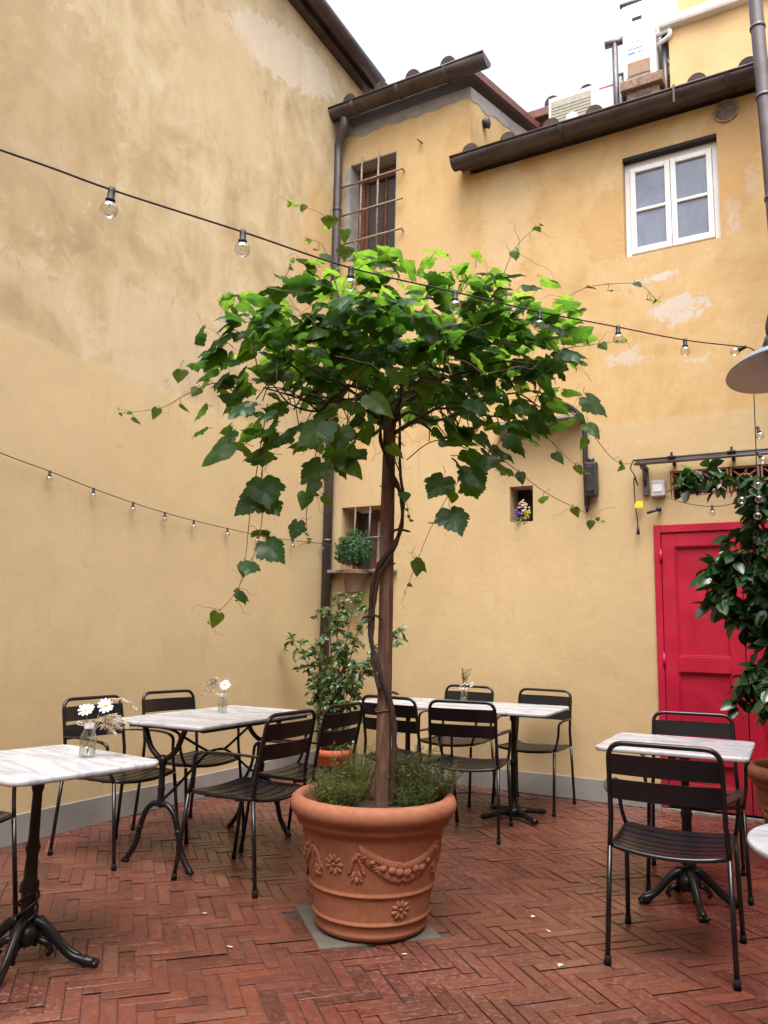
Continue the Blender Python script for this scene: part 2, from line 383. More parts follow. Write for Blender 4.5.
def mat_glass(name, tint=(.93, .95, .95), gl=.9):
    m, nt, b = newmat(name); nt.nodes.remove(b)
    t = N(nt, 'ShaderNodeBsdfTransparent'); t.inputs[0].default_value = (*tint, 1)
    g = N(nt, 'ShaderNodeBsdfGlossy'); g.inputs['Roughness'].default_value = .03
    co = objco(nt); nn = noi(nt, co, 15, 2)
    lw = N(nt, 'ShaderNodeLayerWeight'); lw.inputs[0].default_value = .35
    f = mth(nt, 'ADD', mth(nt, 'MULTIPLY', lw.outputs['Facing'], gl), mth(nt, 'MULTIPLY', nn, .08), True)
    mx = N(nt, 'ShaderNodeMixShader'); L(nt, f, mx.inputs[0]); L(nt, t.outputs[0], mx.inputs[1]); L(nt, g.outputs[0], mx.inputs[2])
    L(nt, mx.outputs[0], nt.nodes['Material Output'].inputs['Surface']); return m
M['bulb'] = mat_glass('clear_bulb_glass'); M['vase'] = mat_glass('clear_vase_glass', (.86, .90, .88), .8)
M['water'] = mat_glass('vase_water', (.93, .94, .86), .3)
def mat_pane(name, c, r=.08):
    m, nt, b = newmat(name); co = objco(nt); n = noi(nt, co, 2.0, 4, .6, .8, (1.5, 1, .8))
    rr = ramp(nt, [(.36, tuple(x*.75 for x in c)), (.5, c), (.66, tuple(x*1.25 for x in c))]); L(nt, n, rr.inputs[0]); L(nt, rr.outputs[0], b.inputs['Base Color'])  # ramp paints mottled sky reflection into the pane colour
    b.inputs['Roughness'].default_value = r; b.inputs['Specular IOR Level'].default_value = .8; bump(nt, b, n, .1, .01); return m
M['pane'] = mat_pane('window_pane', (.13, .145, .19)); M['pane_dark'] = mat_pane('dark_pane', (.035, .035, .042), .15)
M['filament'] = simple('bulb_filament', (.45, .38, .22), .3, .8)

# ------------------------------------------------------------------ camera, world, light
H = 1.28
def cam_axes(yaw, pitch, roll):
    cy, sy, cp, sp = math.cos(yaw), math.sin(yaw), math.cos(pitch), math.sin(pitch)
    f = Vector((-sy*cp, cy*cp, sp)); r = Vector((cy, sy, 0)); u = r.cross(f)
    cr, sr = math.cos(roll), math.sin(roll)
    return cr*r+sr*u, -sr*r+cr*u, f
cr_, cu_, cf_ = cam_axes(R(30.106), R(8.812), R(1.237))
cd = bpy.data.cameras.new('camera'); cam = bpy.data.objects.new('camera', cd); col.objects.link(cam)
cam.matrix_world = Matrix(((cr_.x, cu_.x, -cf_.x, 0), (cr_.y, cu_.y, -cf_.y, 0), (cr_.z, cu_.z, -cf_.z, H), (0, 0, 0, 1)))
cd.sensor_fit = 'VERTICAL'; cd.sensor_height = 24; cd.lens = 793.5/1024*24; cd.clip_end = 2000; cd.clip_start = .05
scene.camera = cam

SUN_EL, SUN_AZ = 68, 150     # overcast: a very soft sun high behind the camera's right
w = bpy.data.worlds.new('World'); scene.world = w; w.use_nodes = True; nt = w.node_tree
sky = nt.nodes.new('ShaderNodeTexSky'); sky.sky_type = 'NISHITA'; sky.sun_disc = False
sky.sun_elevation = R(SUN_EL); sky.sun_rotation = R(SUN_AZ); sky.air_density = 1.0; sky.dust_density = 6.0; sky.ozone_density = 1.0
hs = nt.nodes.new('ShaderNodeHueSaturation'); hs.inputs['Saturation'].default_value = .5; hs.inputs['Value'].default_value = 1.0
nt.links.new(sky.outputs[0], hs.inputs['Color'])
bg = nt.nodes['Background']; nt.links.new(hs.outputs[0], bg.inputs[0]); bg.inputs[1].default_value = .15
sd = bpy.data.lights.new('sun', 'SUN'); sd.energy = .55; sd.angle = R(40); sd.color = (1, .98, .95)
so = bpy.data.objects.new('sun', sd); col.objects.link(so)
az = R(SUN_AZ); d = Vector((math.sin(az)*math.cos(R(SUN_EL)), math.cos(az)*math.cos(R(SUN_EL)), math.sin(R(SUN_EL))))
so.rotation_euler = d.to_track_quat('Z', 'Y').to_euler(); so.location = (0, 0, 12)
vs = scene.view_settings; vs.view_transform = 'Standard'; vs.look = 'None'; vs.gamma = 1; vs.exposure = 1.78; vs.use_curve_mapping = False
try:
    scene.cycles.max_bounces = 8; scene.cycles.transparent_max_bounces = 16; scene.cycles.diffuse_bounces = 4
except Exception: pass

XL, YB = -4.41, 6.61        # plaster faces of the left and back walls
XR, YF = 1.25, -2.6

# ------------------------------------------------------------------ ground and floor
g = MB(); g.quad((-300, -300, -.06), (300, -300, -.06), (300, 300, -.06), (-300, 300, -.06))
tag(g.build('ground', M['cement']), kind='structure')

def brick_floor():
    W = .060; n = 4; Lb = W*n; gp = .0026
    mb = MB(); ang = R(-42.0); ca, sa = math.cos(ang), math.sin(ang)
    r2 = random.Random(3)
    x0, x1, y0, y1 = XL-.10, XR, YF, YB+.02
    # grout bed
    mb2 = MB(); mb2.box(XL-.2, XR+.05, YF-.05, YB+.03, -.055, -.0065)
    rng = int(9/W)
    def W2(u, v): return (ca*u-sa*v-1.5, sa*u+ca*v+2.5)
    for j in range(-rng, rng):
        for i in range(-rng, rng):
            k = (i-j) % (2*n)
            if k == 0: u0, v0, u1, v1 = i*W, j*W, i*W+Lb, j*W+W
            elif k == n: u0, v0, u1, v1 = i*W, (j-n+1)*W, i*W+W, j*W+W
            else: continue
            cx, cy = W2((u0+u1)/2, (v0+v1)/2)
            if not (x0 < cx < x1 and y0 < cy < y1): continue
            if slabtest(cx, cy): continue
            u0 += gp*r2.uniform(.3, 1.2); v0 += gp*r2.uniform(.3, 1.2); u1 -= gp*r2.uniform(.3, 1.2); v1 -= gp*r2.uniform(.3, 1.2)
            zc = r2.gauss(0, .0011) + .004*noise.noise(Vector((cx*1.3, cy*1.3, 0))); tx, ty = r2.gauss(0, .003), r2.gauss(0, .0035)
            tone = min(1, max(0, .52+r2.gauss(0, .18)+.25*noise.noise(Vector((cx*.9, cy*.9, 5)))))
            e = .003; b0 = len(mb.v)
            for (ins, dz) in ((0, -.0015), (e, 0)):
                for (u, v) in ((u0+ins, v0+ins), (u1-ins, v0+ins), (u1-ins, v1-ins), (u0+ins, v1-ins)):
                    uu = u+r2.uniform(-.0008, .0008); vv = v+r2.uniform(-.0008, .0008)
                    X, Y = W2(uu, vv)
                    X = min(max(X, x0), XR+.02); Y = min(Y, y1)
                    mb.v.append(Vector((X, Y, zc+dz+tx*(u-(u0+u1)/2)+ty*(v-(v0+v1)/2))))
            mb.face((b0+4, b0+5, b0+6, b0+7), tone)
            for q in range(4):
                p = (q+1) % 4; mb.face((b0+q, b0+p, b0+4+p, b0+4+q), tone*.8)
    bed = mb2.build('floor_bed', M['grout']); tag(bed, kind='structure')
    fl = mb.build('floor', M['brick']); tag(fl, kind='structure')
SL = (-1.957, 3.283, .268, R(-43))      # paving slab centre, half size, turn
def slabtest(x, y):
    c, s = math.cos(-SL[3]), math.sin(-SL[3]); dx, dy = x-SL[0], y-SL[1]
    return abs(c*dx-s*dy) < SL[2]-.03 and abs(s*dx+c*dy) < SL[2]-.03
brick_floor()
mb = MB(); mb.box(-SL[2], SL[2], -SL[2], SL[2], -.03, .006, bev=.004)
o = mb.build('paving_slab', M['slab']); o.location = (SL[0], SL[1], 0); o.rotation_euler.z = SL[3]
tag(o, 'square grey stone slab set in the brick floor under the big terracotta pot', 'paving slab')

# ------------------------------------------------------------------ buildings
def wall_sheet(mb, axis, face, back, us, zs, holes, skip=(), val=.5):
    """wall with real openings. axis 'x': runs along x, front at y=face; axis 'y': runs along y, front at x=face"""
    us = sorted(set(us+[h[0] for h in holes]+[h[1] for h in holes])); zs = sorted(set(zs+[h[2] for h in holes]+[h[3] for h in holes]))
    def solid(i, j):
        if i < 0 or j < 0 or i >= len(us)-1 or j >= len(zs)-1: return False
        u = (us[i]+us[i+1])/2; z = (zs[j]+zs[j+1])/2
        for h in list(holes)+list(skip):
            if h[0] < u < h[1] and h[2] < z < h[3]: return False
        return True
    P = (lambda u, d, z: (u, d, z)) if axis == 'x' else (lambda u, d, z: (d, u, z))
    for i in range(len(us)-1):
        for j in range(len(zs)-1):
            if not solid(i, j): continue
            a, b, c, d = us[i], us[i+1], zs[j], zs[j+1]
            mb.quad(P(a, face, c), P(b, face, c), P(b, face, d), P(a, face, d)); mb.quad(P(a, back, c), P(a, back, d), P(b, back, d), P(b, back, c))
            if not solid(i-1, j): mb.quad(P(a, face, c), P(a, face, d), P(a, back, d), P(a, back, c))
            if not solid(i+1, j): mb.quad(P(b, face, c), P(b, back, c), P(b, back, d), P(b, face, d))
            if not solid(i, j-1): mb.quad(P(a, face, c), P(a, back, c), P(b, back, c), P(b, face, c))
            if not solid(i, j+1): mb.quad(P(a, face, d), P(b, face, d), P(b, back, d), P(a, back, d))

# openings on the back wall (x0, x1, z0, z1)
WIN_B = (-4.345, -3.765, 5.19, 6.285)
WIN_W = (-1.474, -.697, 4.556, 5.492)
WIN_L = (-4.325, -3.80, 1.905, 2.535)
NICHE = (-2.535, -2.32, 2.295, 2.615)
DOOR = (-1.305, -.02, 0, 2.205)
GRIL = (-1.16, -.06, 2.43, 2.64)

house = empty('house', (-2.7, 6.7, 0), 0, 'ochre house at the back with red door and white window', 'house')
def hb(mb, name, mat, parent=house, smooth=None):
    o = mb.build(name, mat, None, smooth)
    o.parent = parent; o.matrix_parent_inverse = parent.matrix_basis.inverted() if parent.parent is None else Matrix.Identity(4)
    return o
def sub(mb, name, mat, parent, smooth=None):     # sub-part whose parent mesh is stored in world coordinates
    return mb.build(name, mat, parent, smooth)

mb = MB()
wall_sheet(mb, 'x', YB, YB+.42, [XL-.4, -2.94, .9+1.2], [0, 5.76, 6.72], [WIN_B, WIN_W, WIN_L, NICHE, DOOR, GRIL], [(-2.94, 3, 5.76, 8)])
# return wall of the taller bay, rising with its roof
x = -2.94
for (xa, xb) in ((x-.3, x),):
    b0 = len(mb.v)
    for (yy, zt) in ((YB+.42, 6.72+.10), (8.75, 7.40)):
        for xx in (xa, xb):
            mb.v.append(Vector((xx, yy, 5.3))); mb.v.append(Vector((xx, yy, zt)))
    mb.face((b0+2, b0+6, b0+7, b0+3)); mb.face((b0, b0+1, b0+5, b0+4)); mb.face((b0+1, b0+3, b0+7, b0+5)); mb.face((b0, b0+2, b0+3, b0+1)); mb.face((b0+4, b0+5, b0+7, b0+6))
mb.quad((x, YB, 6.72), (x, YB+.42, 6.72), (x, YB+.42, 6.82), (x, YB, 6.722))
hb(mb, 'wall', M['wall_back'])
# bare cement strip beneath the eaves, ragged lower edge
def ragged(mb, p0, p1, ztop, zlow, amp, n=26, off=.004, seed=1, axis='x', slope=0):
    rr = random.Random(seed); pts = []
    for i in range(n+1):
        t = i/n; pts.append((p0+(p1-p0)*t, zlow+slope*(p0+(p1-p0)*t-p0)+amp*noise.noise(Vector((t*7, seed, 0)))+rr.uniform(-.008, .008)))
    for i in range(n):
        (a, za), (b, zb) = pts[i], pts[i+1]
        za2, zb2 = ztop+slope*(a-p0), ztop+slope*(b-p0)
        if axis == 'x': mb.quad((a, YB-off, za), (b, YB-off, zb), (b, YB-off, zb2), (a, YB-off, za2))
        else: mb.quad((-2.94+off, a, za), (-2.94+off, b, zb), (-2.94+off, b, zb2), (-2.94+off, a, za2))
mb = MB(); ragged(mb, XL-.08, -2.94, 6.72, 6.60, .06); ragged(mb, YB, 8.6, 6.72, 6.58, .10, axis='y', slope=.3, seed=4)
hb(mb, 'cement_strip', M['cement'])
mb = MB(); mb.box(XL-.10, DOOR[0]-.003, YB-.012, YB+.02, .0, .172, bev=.003)
mb.box(DOOR[1]+.003, 2.0, YB-.012, YB+.02, .0, .172, bev=.003)
hb(mb, 'plinth', M['plinth'])

# ---- roofs of curved clay tiles
def coppi(mb, x0, x1, y0, z0, slope, length, pitch=.39, r=.085, seed=1, capval=None, first=.1):
    rr = random.Random(seed); L_ = length; n = int((x1-x0-first)/pitch)+1
    d = Vector((0, math.cos(slope), math.sin(slope))); up = Vector((0, -math.sin(slope), math.cos(slope)))
    # pan bed
    a = Vector((x0, y0+.03, z0-.02)); b = Vector((x1, y0+.03, z0-.02))
    mb.quad(a, b, b+d*L_, a+d*L_, .25); mb.quad(a-up*.05, a-up*.05+d*L_, b-up*.05+d*L_, b-up*.05, .2); mb.quad(a-up*.05, b-up*.05, b, a, .2)
    mb.quad(a-up*.05, a, a+d*L_, a-up*.05+d*L_, .3); mb.quad(b-up*.05, b-up*.05+d*L_, b+d*L_, b, .3)
    for i in range(n):
        cx = x0+first+i*pitch+rr.uniform(-.02, .02)
        if cx > x1-.05: break
        tone = rr.choice([.1, .2, .5, .9, .3]) if capval is None else capval+rr.uniform(-.1, .1)
        s = 0; k = 0
        while s < L_:
            ra = r*rr.uniform(.95, 1.05); c0 = Vector((cx+rr.uniform(-.006, .006), y0, z0))+d*s+up*.012; seg = 9; ln = .46
            b0 = len(mb.v)
            for (q, rad, lift) in ((0, ra, .022), (ln, ra*.8, 0)):
                for m_ in range(seg+1):
                    th = PI*m_/seg; mb.v.append(c0+d*q+up*(lift+rad*math.sin(th)*1.0)+Vector((rad*math.cos(th), 0, 0)))
            for m_ in range(seg): mb.face((b0+m_, b0+m_+seg+1, b0+m_+seg+2, b0+m_+1), tone if k else tone, True)
            mb.face(tuple(b0+m_ for m_ in range(seg+1)), .08 if k == 0 else tone)
            # thickness lip
            s += .36; k += 1
            if k > 12: break
mb = MB(); coppi(mb, XL-.3, -2.885, 6.46, 6.885, math.atan(.3), 2.4, seed=2, first=.42, capval=.6)
hb(mb, 'bay_roof', M['tile'])
mb = MB(); coppi(mb, -3.02, 2.0, 6.46, 5.86, math.atan(.22), 2.3, seed=5, first=.14, capval=.15, pitch=.41)
hb(mb, 'wing_roof', M['tile'])
# brown fascia board along the verge of the bay roof
mb = MB(); b0 = len(mb.v)
for (yy, zz) in ((6.50, 6.79), (8.75, 7.465)):
    for (xx, dz) in ((-2.93, 0), (-2.875, 0), (-2.875, .085), (-2.93, .085)): mb.v.append(Vector((xx, yy, zz+dz)))
for q in ((0,1,2,3),(7,6,5,4),(0,4,5,1),(1,5,6,2),(2,6,7,3),(3,7,4,0)): mb.face(tuple(b0+i for i in q))
hb(mb, 'verge_board', M['wood_frame'])

def gutter(mb, x0, x1, y, z, r=.085, axis='x', droop=0):
    prof = []
    seg = 10
    for ring, rad in ((0, r), (1, r-.012)):
        for k in range(seg+1):
            th = PI+PI*k/seg; prof.append((rad*math.cos(th), rad*math.sin(th)))
    out = prof[:seg+1]+prof[seg+1:][::-1]
    n = max(2, int(abs(x1-x0)/.5)); b0 = len(mb.v); m = len(out)
    for i in range(n+1):
        t = i/n; u = x0+(x1-x0)*t
        for (a, b) in out:
            mb.v.append(Vector((u, y+a, z+b+droop*t)) if axis == 'x' else Vector((y+a, u, z+b+droop*t)))
    for i in range(n):
        for k in range(m):
            k2 = (k+1) % m; mb.face((b0+i*m+k, b0+i*m+k2, b0+(i+1)*m+k2, b0+(i+1)*m+k), .5, True)
    # end discs, joint collars and front bead
    for e in (0, n):
        mb.face(tuple(b0+e*m+k for k in range(seg+1)))
    for (u, zz) in [(x0+(x1-x0)*t, z+droop*t) for t in (.22, .5, .78)]:
        pts = [(u-.015, u+.015)]
        bb = len(mb.v)
        for uu in (u-.018, u+.018):
            for k in range(seg+1):
                th = PI+PI*k/seg; a, b = (r+.006)*math.cos(th), (r+.006)*math.sin(th)
                mb.v.append(Vector((uu, y+a, zz+b)) if axis == 'x' else Vector((y+a, uu, zz+b)))
        for k in range(seg): mb.face((bb+k, bb+k+1, bb+seg+2+k, bb+seg+1+k), .5, True)
        mb.face(tuple(bb+k for k in range(seg+1))); mb.face(tuple(bb+seg+1+k for k in range(seg+1)))
    A = (x0, y-r, z) if axis == 'x' else (y-r, x0, z); B = (x1, y-r, z+droop) if axis == 'x' else (y-r, x1, z+droop)
    mb.tube([A, B], .011, 6)
mb = MB(); gutter(mb, XL-.20, -2.69, 6.44, 6.835, .098); hb(mb, 'gutter', M['copper'])
mb = MB(); gutter(mb, -3.04, 1.9, 6.44, 5.835, .092)
for xx in (-.98, .3): mb.box(xx-.008, xx+.008, 6.335, 6.36, 5.70, 5.86)
hb(mb, 'gutter', M['copper'])
# downpipes
mb = MB(); pth = fillet([(-4.33, 6.44, 6.74), (-4.33, 6.45, 6.66), (-4.462, 6.53, 6.47), (-4.455, 6.535, 6.30), (-4.425, 6.535, 0.16)], .07)
mb.tube(pth, .046, 14)
for zz in (5.75, 3.9, 2.2, .9):
    mb.tube([(-4.455+(6.3-zz)*.0049, 6.535, zz-.012), (-4.455+(6.3-zz)*.0049, 6.535, zz+.012)], .052, 14)
    mb.tube([(-4.44, 6.56, zz), (-4.44, 6.62, zz)], .006, 6)
mb.tube([(-4.425, 6.535, .17), (-4.425, 6.50, .05)], .050, 14)
hb(mb, 'downpipe', M['pipe'])
mb = MB(); mb.tube([(-.338, 6.24, 7.6), (-.332, 6.24, 6.344), (-.30, 6.24, 5.117), (-.28, 6.24, 4.2)]+fillet([(-.275, 6.24, 4.0), (-.27, 6.26, 3.7), (.14, 6.53, 3.35), (.14, 6.53, .1)], .12)[0:], .052, 14)
for zz in (6.05, 5.45, 4.6): mb.tube([(-.326+(6.1-zz)*.024, 6.24, zz-.012), (-.326+(6.1-zz)*.024, 6.24, zz+.012)], .059, 14)
hb(mb, 'downpipe', M['pipe'])
for zz in (6.05, 4.6): mb = MB(); mb.tube([(-.31, 6.26, zz), (-.31, 6.62, zz)], .008, 6); hb(mb, 'pipe_bracket', M['rust'])

# ---- barred window (brown wooden casement behind a wrought grille)
x0, x1, z0, z1 = WIN_B
mb = MB(); e = .002      # grey plastered reveal lining
mb.box(x0+e, x0+.012, YB-.003, YB+.40, z0+e, z1-e); mb.box(x0+.012, x1-e, YB+.001, YB+.40, z1-.012, z1-e); mb.box(x1-.012, x1-e, YB+.001, YB+.4, z0+e, z1-.012)
mb.box(x0-.055, x0, YB-.006, YB+.001, z0-.0, z1-.03)
hb(mb, 'reveal', M['greyreveal'])
mb = MB(); fy = YB+.17
mb.box(x0+.012, x0+.085, fy, fy+.07, z0+e, z1-.05, bev=.005); mb.box(x1-.07, x1-.012, fy, fy+.07, z0+e, z1-.05, bev=.005)
mb.box(x0+.085, x1-.07, fy, fy+.07, z1-.15, z1-.05, bev=.005); mb.box(x0+.085, x1-.07, fy, fy+.07, z0+e, z0+.07, bev=.005)
mb.box(x0+.086, x0+.125, fy+.02, fy+.06, z0+.07, z1-.15, bev=.004); mb.box(x0+.33, x0+.355, fy+.02, fy+.05, z0+.07, z1-.15, bev=.004)
wf = hb(mb, 'window', M['wood_frame'])
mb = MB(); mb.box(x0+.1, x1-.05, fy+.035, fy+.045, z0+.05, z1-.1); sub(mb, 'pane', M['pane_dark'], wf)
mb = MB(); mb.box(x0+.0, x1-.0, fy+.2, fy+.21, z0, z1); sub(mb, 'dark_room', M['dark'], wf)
mb = MB(); by = YB-.035
for xx in (x0+.17, x0+.375): mb.tube([(xx, by, z0-.09), (xx-.004, by, (z0+z1)/2), (xx, by, z1+.03)], .0105, 8)
for zz in (z0+.17, z0+.50, z0+.83): mb.tube([(x0-.14, by-.014, zz-.006), ((x0+x1)/2, by-.016, zz), (x1+.10, by-.014, zz+.003)], .0105, 8)
for zz in (z0+.17, z0+.83):
    for xx in (x0-.13, x1+.09): mb.tube([(xx, by, zz), (xx, YB+.02, zz)], .009, 6)
hb(mb, 'window_bars', M['bars'])

# ---- white window
x0, x1, z0, z1 = WIN_W
fy = YB+.07
mb = MB(); t = .05
mb.box(x0+.002, x0+t, fy, fy+.07, z0+.002, z1-.035, bev=.004); mb.box(x1-t, x1-.002, fy, fy+.07, z0+.002, z1-.035, bev=.004)
mb.box(x0+t, x1-t, fy, fy+.07, z1-.035-t, z1-.035, bev=.004); mb.box(x0+t, x1-t, fy, fy+.07, z0+.002, z0+.04, bev=.004)
ww = hb(mb, 'window', M['white_paint'])
xm = (x0+x1)/2
for (a, b) in ((x0+t+.002, xm-.002), (xm+.002, x1-t-.002)):
    mb = MB(); s = .045; za, zb = z0+.044, z1-.035-t-.004
    mb.box(a, a+s, fy-.02, fy+.03, za, zb, bev=.006); mb.box(b-s, b, fy-.02, fy+.03, za, zb, bev=.006)
    mb.box(a+s, b-s, fy-.02, fy+.03, zb-s, zb, bev=.006); mb.box(a+s, b-s, fy-.02, fy+.03, za, za+.055, bev=.006)
    mb.box(a+s, b-s, fy-.015, fy+.02, (za+zb)/2-.013, (za+zb)/2+.013, bev=.004)
    sh = sub(mb, 'casement', M['white_paint'], ww)
mb = MB()
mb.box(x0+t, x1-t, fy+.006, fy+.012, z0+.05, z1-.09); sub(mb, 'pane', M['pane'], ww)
mb = MB(); mb.box(x0+.001, x1-.001, YB+.001, fy, z1-.03, z1-.001); hb(mb, 'head_shadow', M['dark'])  # dark strip paints the shadow under the window head

# ---- small low window with bars and ledge
x0, x1, z0, z1 = WIN_L; fy = YB+.26
mb = MB(); mb.box(x0+.002, x0+.04, fy, fy+.05, z0, z1, bev=.004); mb.box(x0+.20, x0+.255, fy, fy+.05, z0, z1, bev=.004); mb.box(x1-.05, x1-.002, fy, fy+.05, z0, z1, bev=.004)
mb.box(x0+.255, x1-.05, fy, fy+.05, z1-.11, z1-.002, bev=.004); mb.box(x0+.255, x1-.05, fy, fy+.05, z0+.002, z0+.10, bev=.004)
lw_ = hb(mb, 'window', M['wood_frame'])
mb = MB(); mb.box(x0+.25, x1-.04, fy+.02, fy+.026, z0+.05, z1-.08); sub(mb, 'curtain', M['curtain'], lw_)
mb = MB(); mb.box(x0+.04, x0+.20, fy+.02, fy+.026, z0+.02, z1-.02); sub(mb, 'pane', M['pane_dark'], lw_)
mb = MB()
for xx in (x0+.155, x0+.325): mb.tube([(xx, YB+.01, z0-.0), (xx, YB+.005, (z0+z1)/2), (xx+.004, YB+.01, z1)], .011, 8)
mb.tube([(x0, YB-.002, z0+.31), (x1, YB-.002, z0+.315)], .009, 8)
hb(mb, 'window_bars', M['pipe'])
mb = MB(); mb.box(x0-.10, x1+.13, YB-.11, YB+.10, z0-.035, z0-.003, bev=.008); hb(mb, 'window_ledge', M['slate'])

# ---- small square opening
x0, x1, z0, z1 = NICHE
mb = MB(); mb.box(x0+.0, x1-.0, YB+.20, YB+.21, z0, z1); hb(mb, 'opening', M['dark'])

# ---- red double door
x0, x1, z0, z1 = DOOR
mb = MB(); dy = YB-.018
mb.box(x0+.003, x0+.055, dy, YB+.10, .02, z1-.003, bev=.005); mb.box(x1-.055, x1-.003, dy, YB+.10, .02, z1-.003, bev=.005)
mb.box(x0+.055, x1-.055, dy, YB+.10, z1-.065, z1-.003, bev=.005)
door_frame = hb(mb, 'door_frame', M['red'])
xm = (x0+x1)/2
for li, (a, b) in enumerate(((x0+.058, xm-.003), (xm+.003, x1-.058))):
    mb = MB(); s = .10; yf = YB-.004; yb = YB+.045; top = z1-.07
    mb.box(a, a+s, yf, yb, .035, top, bev=.004); mb.box(b-s, b, yf, yb, .035, top, bev=.004)
    mb.box(a+s, b-s, yf, yb, top-.11, top, bev=.004); mb.box(a+s, b-s, yf, yb, 1.045, 1.165, bev=.004)
    mb.box(a+s, b-s, yf, yb, .035, .20, bev=.004); mb.box(a+s, b-s, yf, yb, .36, .47, bev=.004)
    for (za, zb) in ((.20, .36), (.47, 1.045), (1.165, top-.11)):
        mb.box(a+s+.001, b-s-.001, yf+.026, yb-.004, za+.001, zb-.001)
        m_ = .012     # moulding round each panel
        mb.box(a+s, a+s+m_, yf+.010, yf+.03, za+m_, zb-m_, bev=.003); mb.box(b-s-m_, b-s, yf+.010, yf+.03, za+m_, zb-m_, bev=.003)
        mb.box(a+s, b-s, yf+.010, yf+.03, za, za+m_, bev=.003); mb.box(a+s, b-s, yf+.010, yf+.03, zb-m_, zb, bev=.003)
    dl = hb(mb, 'door', M['red'])
    hx = a if li == 0 else b
    for zz in (.35, 1.13, 1.95):
        h_ = MB(); h_.tube([(hx-.004, yf-.010, zz-.05), (hx-.004, yf-.010, zz+.05)], .011, 10); h_.sphere((hx-.004, yf-.010, zz+.056), .010, 8, 6); sub(h_, 'hinge', M['red'], dl)
    if li == 1:
        h_ = MB(); h_.tube(fillet([(a+.05, yf, 1.05), (a+.05, yf-.05, 1.05), (a+.15, yf-.05, 1.05)], .02), .009, 8); sub(h_, 'handle', M['copper'], dl)
mb = MB(); mb.box(x0+.0, x1-.0, YB-.02, YB+.4, -.02, .018, bev=.003); hb(mb, 'threshold', M['slate'])
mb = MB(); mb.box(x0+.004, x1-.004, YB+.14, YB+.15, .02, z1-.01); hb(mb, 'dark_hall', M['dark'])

# ---- pierced terracotta vent blocks over the door
x0, x1, z0, z1 = GRIL; nb = 5; bw = (x1-x0)/nb
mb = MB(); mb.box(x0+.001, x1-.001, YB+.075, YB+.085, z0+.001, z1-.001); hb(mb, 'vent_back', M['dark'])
for i in range(nb):
    a = x0+i*bw+.006; b = a+bw-.012; c = (a+b)/2; zc = (z0+z1)/2
    mb = MB(); t = .012
    mb.box(a, b, YB+.006, YB+.06, z0+.003, z0+t, bev=.002); mb.box(a, b, YB+.006, YB+.06, z1-t, z1-.003, bev=.002)
    mb.box(a, a+t, YB+.006, YB+.06, z0+t, z1-t); mb.box(b-t, b, YB+.006, YB+.06, z0+t, z1-t)
    rr_ = min(bw, z1-z0)/2-.012
    ring = [(c+rr_*.52*math.cos(2*PI*k/16), YB+.03, zc+rr_*.52*math.sin(2*PI*k/16)) for k in range(17)]
    mb.tube(ring, .009, 6)
    for k in range(4):
        th = PI/4+k*PI/2; mb.tube([(c+rr_*.50*math.cos(th), YB+.03, zc+rr_*.5*math.sin(th)), (c+rr_*1.38*math.cos(th), YB+.03, zc+rr_*1.25*math.sin(th))], .0085, 6)
        th = k*PI/2; mb.tube([(c, YB+.03, zc), (c+rr_*.52*math.cos(th), YB+.03, zc+rr_*.52*math.sin(th))], .008, 6)
        mb.tube([(c+rr_*math.cos(th)+.02*math.sin(th), YB+.03, zc+rr_*math.sin(th)+.02*math.cos(th)), (c+rr_*.56*math.cos(th), YB+.03, zc+rr_*.56*math.sin(th))], .011, 6)
    mb.sphere((c, YB+.03, zc), .018, 10, 6)
    hb(mb, 'vent_block', M['terra_pink'])
# ---- round vent high right
mb = MB(); c = Vector((-.615, YB, 5.66)); Mx = Matrix.Translation(c) @ Matrix.Rotation(PI/2, 4, 'X')
mb.lathe([(.100, .002), (.100, .018), (.088, .022), (.082, .002), (0, .001)], seg=28, M=Mx)
for k in range(-5, 6):
    z = c.z+k*.0145; hw = math.sqrt(max(.0001, .082**2-(k*.0145)**2)); mb.box(c.x-hw, c.x+hw, YB-.018, YB-.006, z-.0035, z+.0035)
hb(mb, 'round_vent', M['bars'])

# ---- further roofs and rooftop room
annex = empty('rear_building', (-1.9, 9, 0), 0, 'rear building with a red tiled eave showing behind the lower roof', 'building')
def part(mb, name, mat, parent, smooth=None):
    o = mb.build(name, mat, None, smooth); o.parent = parent; o.matrix_parent_inverse = parent.matrix_basis.inverted(); return o
mb = MB(); mb.box(-2.94, 2.0, 8.76, 9.1, 5.5, 7.62); part(mb, 'wall', M['cement'], annex)
mb = MB(); coppi(mb, -3.1, 2.0, 8.55, 7.66, math.atan(.3), 2.0, seed=9, first=.38, capval=.9, pitch=.42, r=.10); part(mb, 'roof', M['tile'], annex)
mb = MB(); mb.box(-3.1, 2.0, 8.50, 8.60, 7.55, 7.66, bev=.01); part(mb, 'eave_board', M['wood_frame'], annex)
room = empty('rooftop_room', (-.3, 8, 5.8), 0, 'small ochre rooftop room with a white cornice at top right', 'rooftop room')
mb = MB(); mb.box(-1.14, 2.0, 7.2, 9.0, 5.6, 7.06); part(mb, 'wall', M['wall_far'], room)
mb = MB(); mb.box(-1.22, 2.0, 7.12, 9.1, 7.06, 7.17, bev=.03); part(mb, 'cornice', M['concrete'], room)
mb = MB(); mb.box(-1.06, 2.0, 7.30, 9.0, 7.17, 8.3); part(mb, 'upper_wall', M['wall_far'], room)
mb = MB(); mb.tube([(-1.19, 7.25, 6.0), (-1.19, 7.25, 7.05)], .028, 10); part(mb, 'pipe', M['pipe'], room)

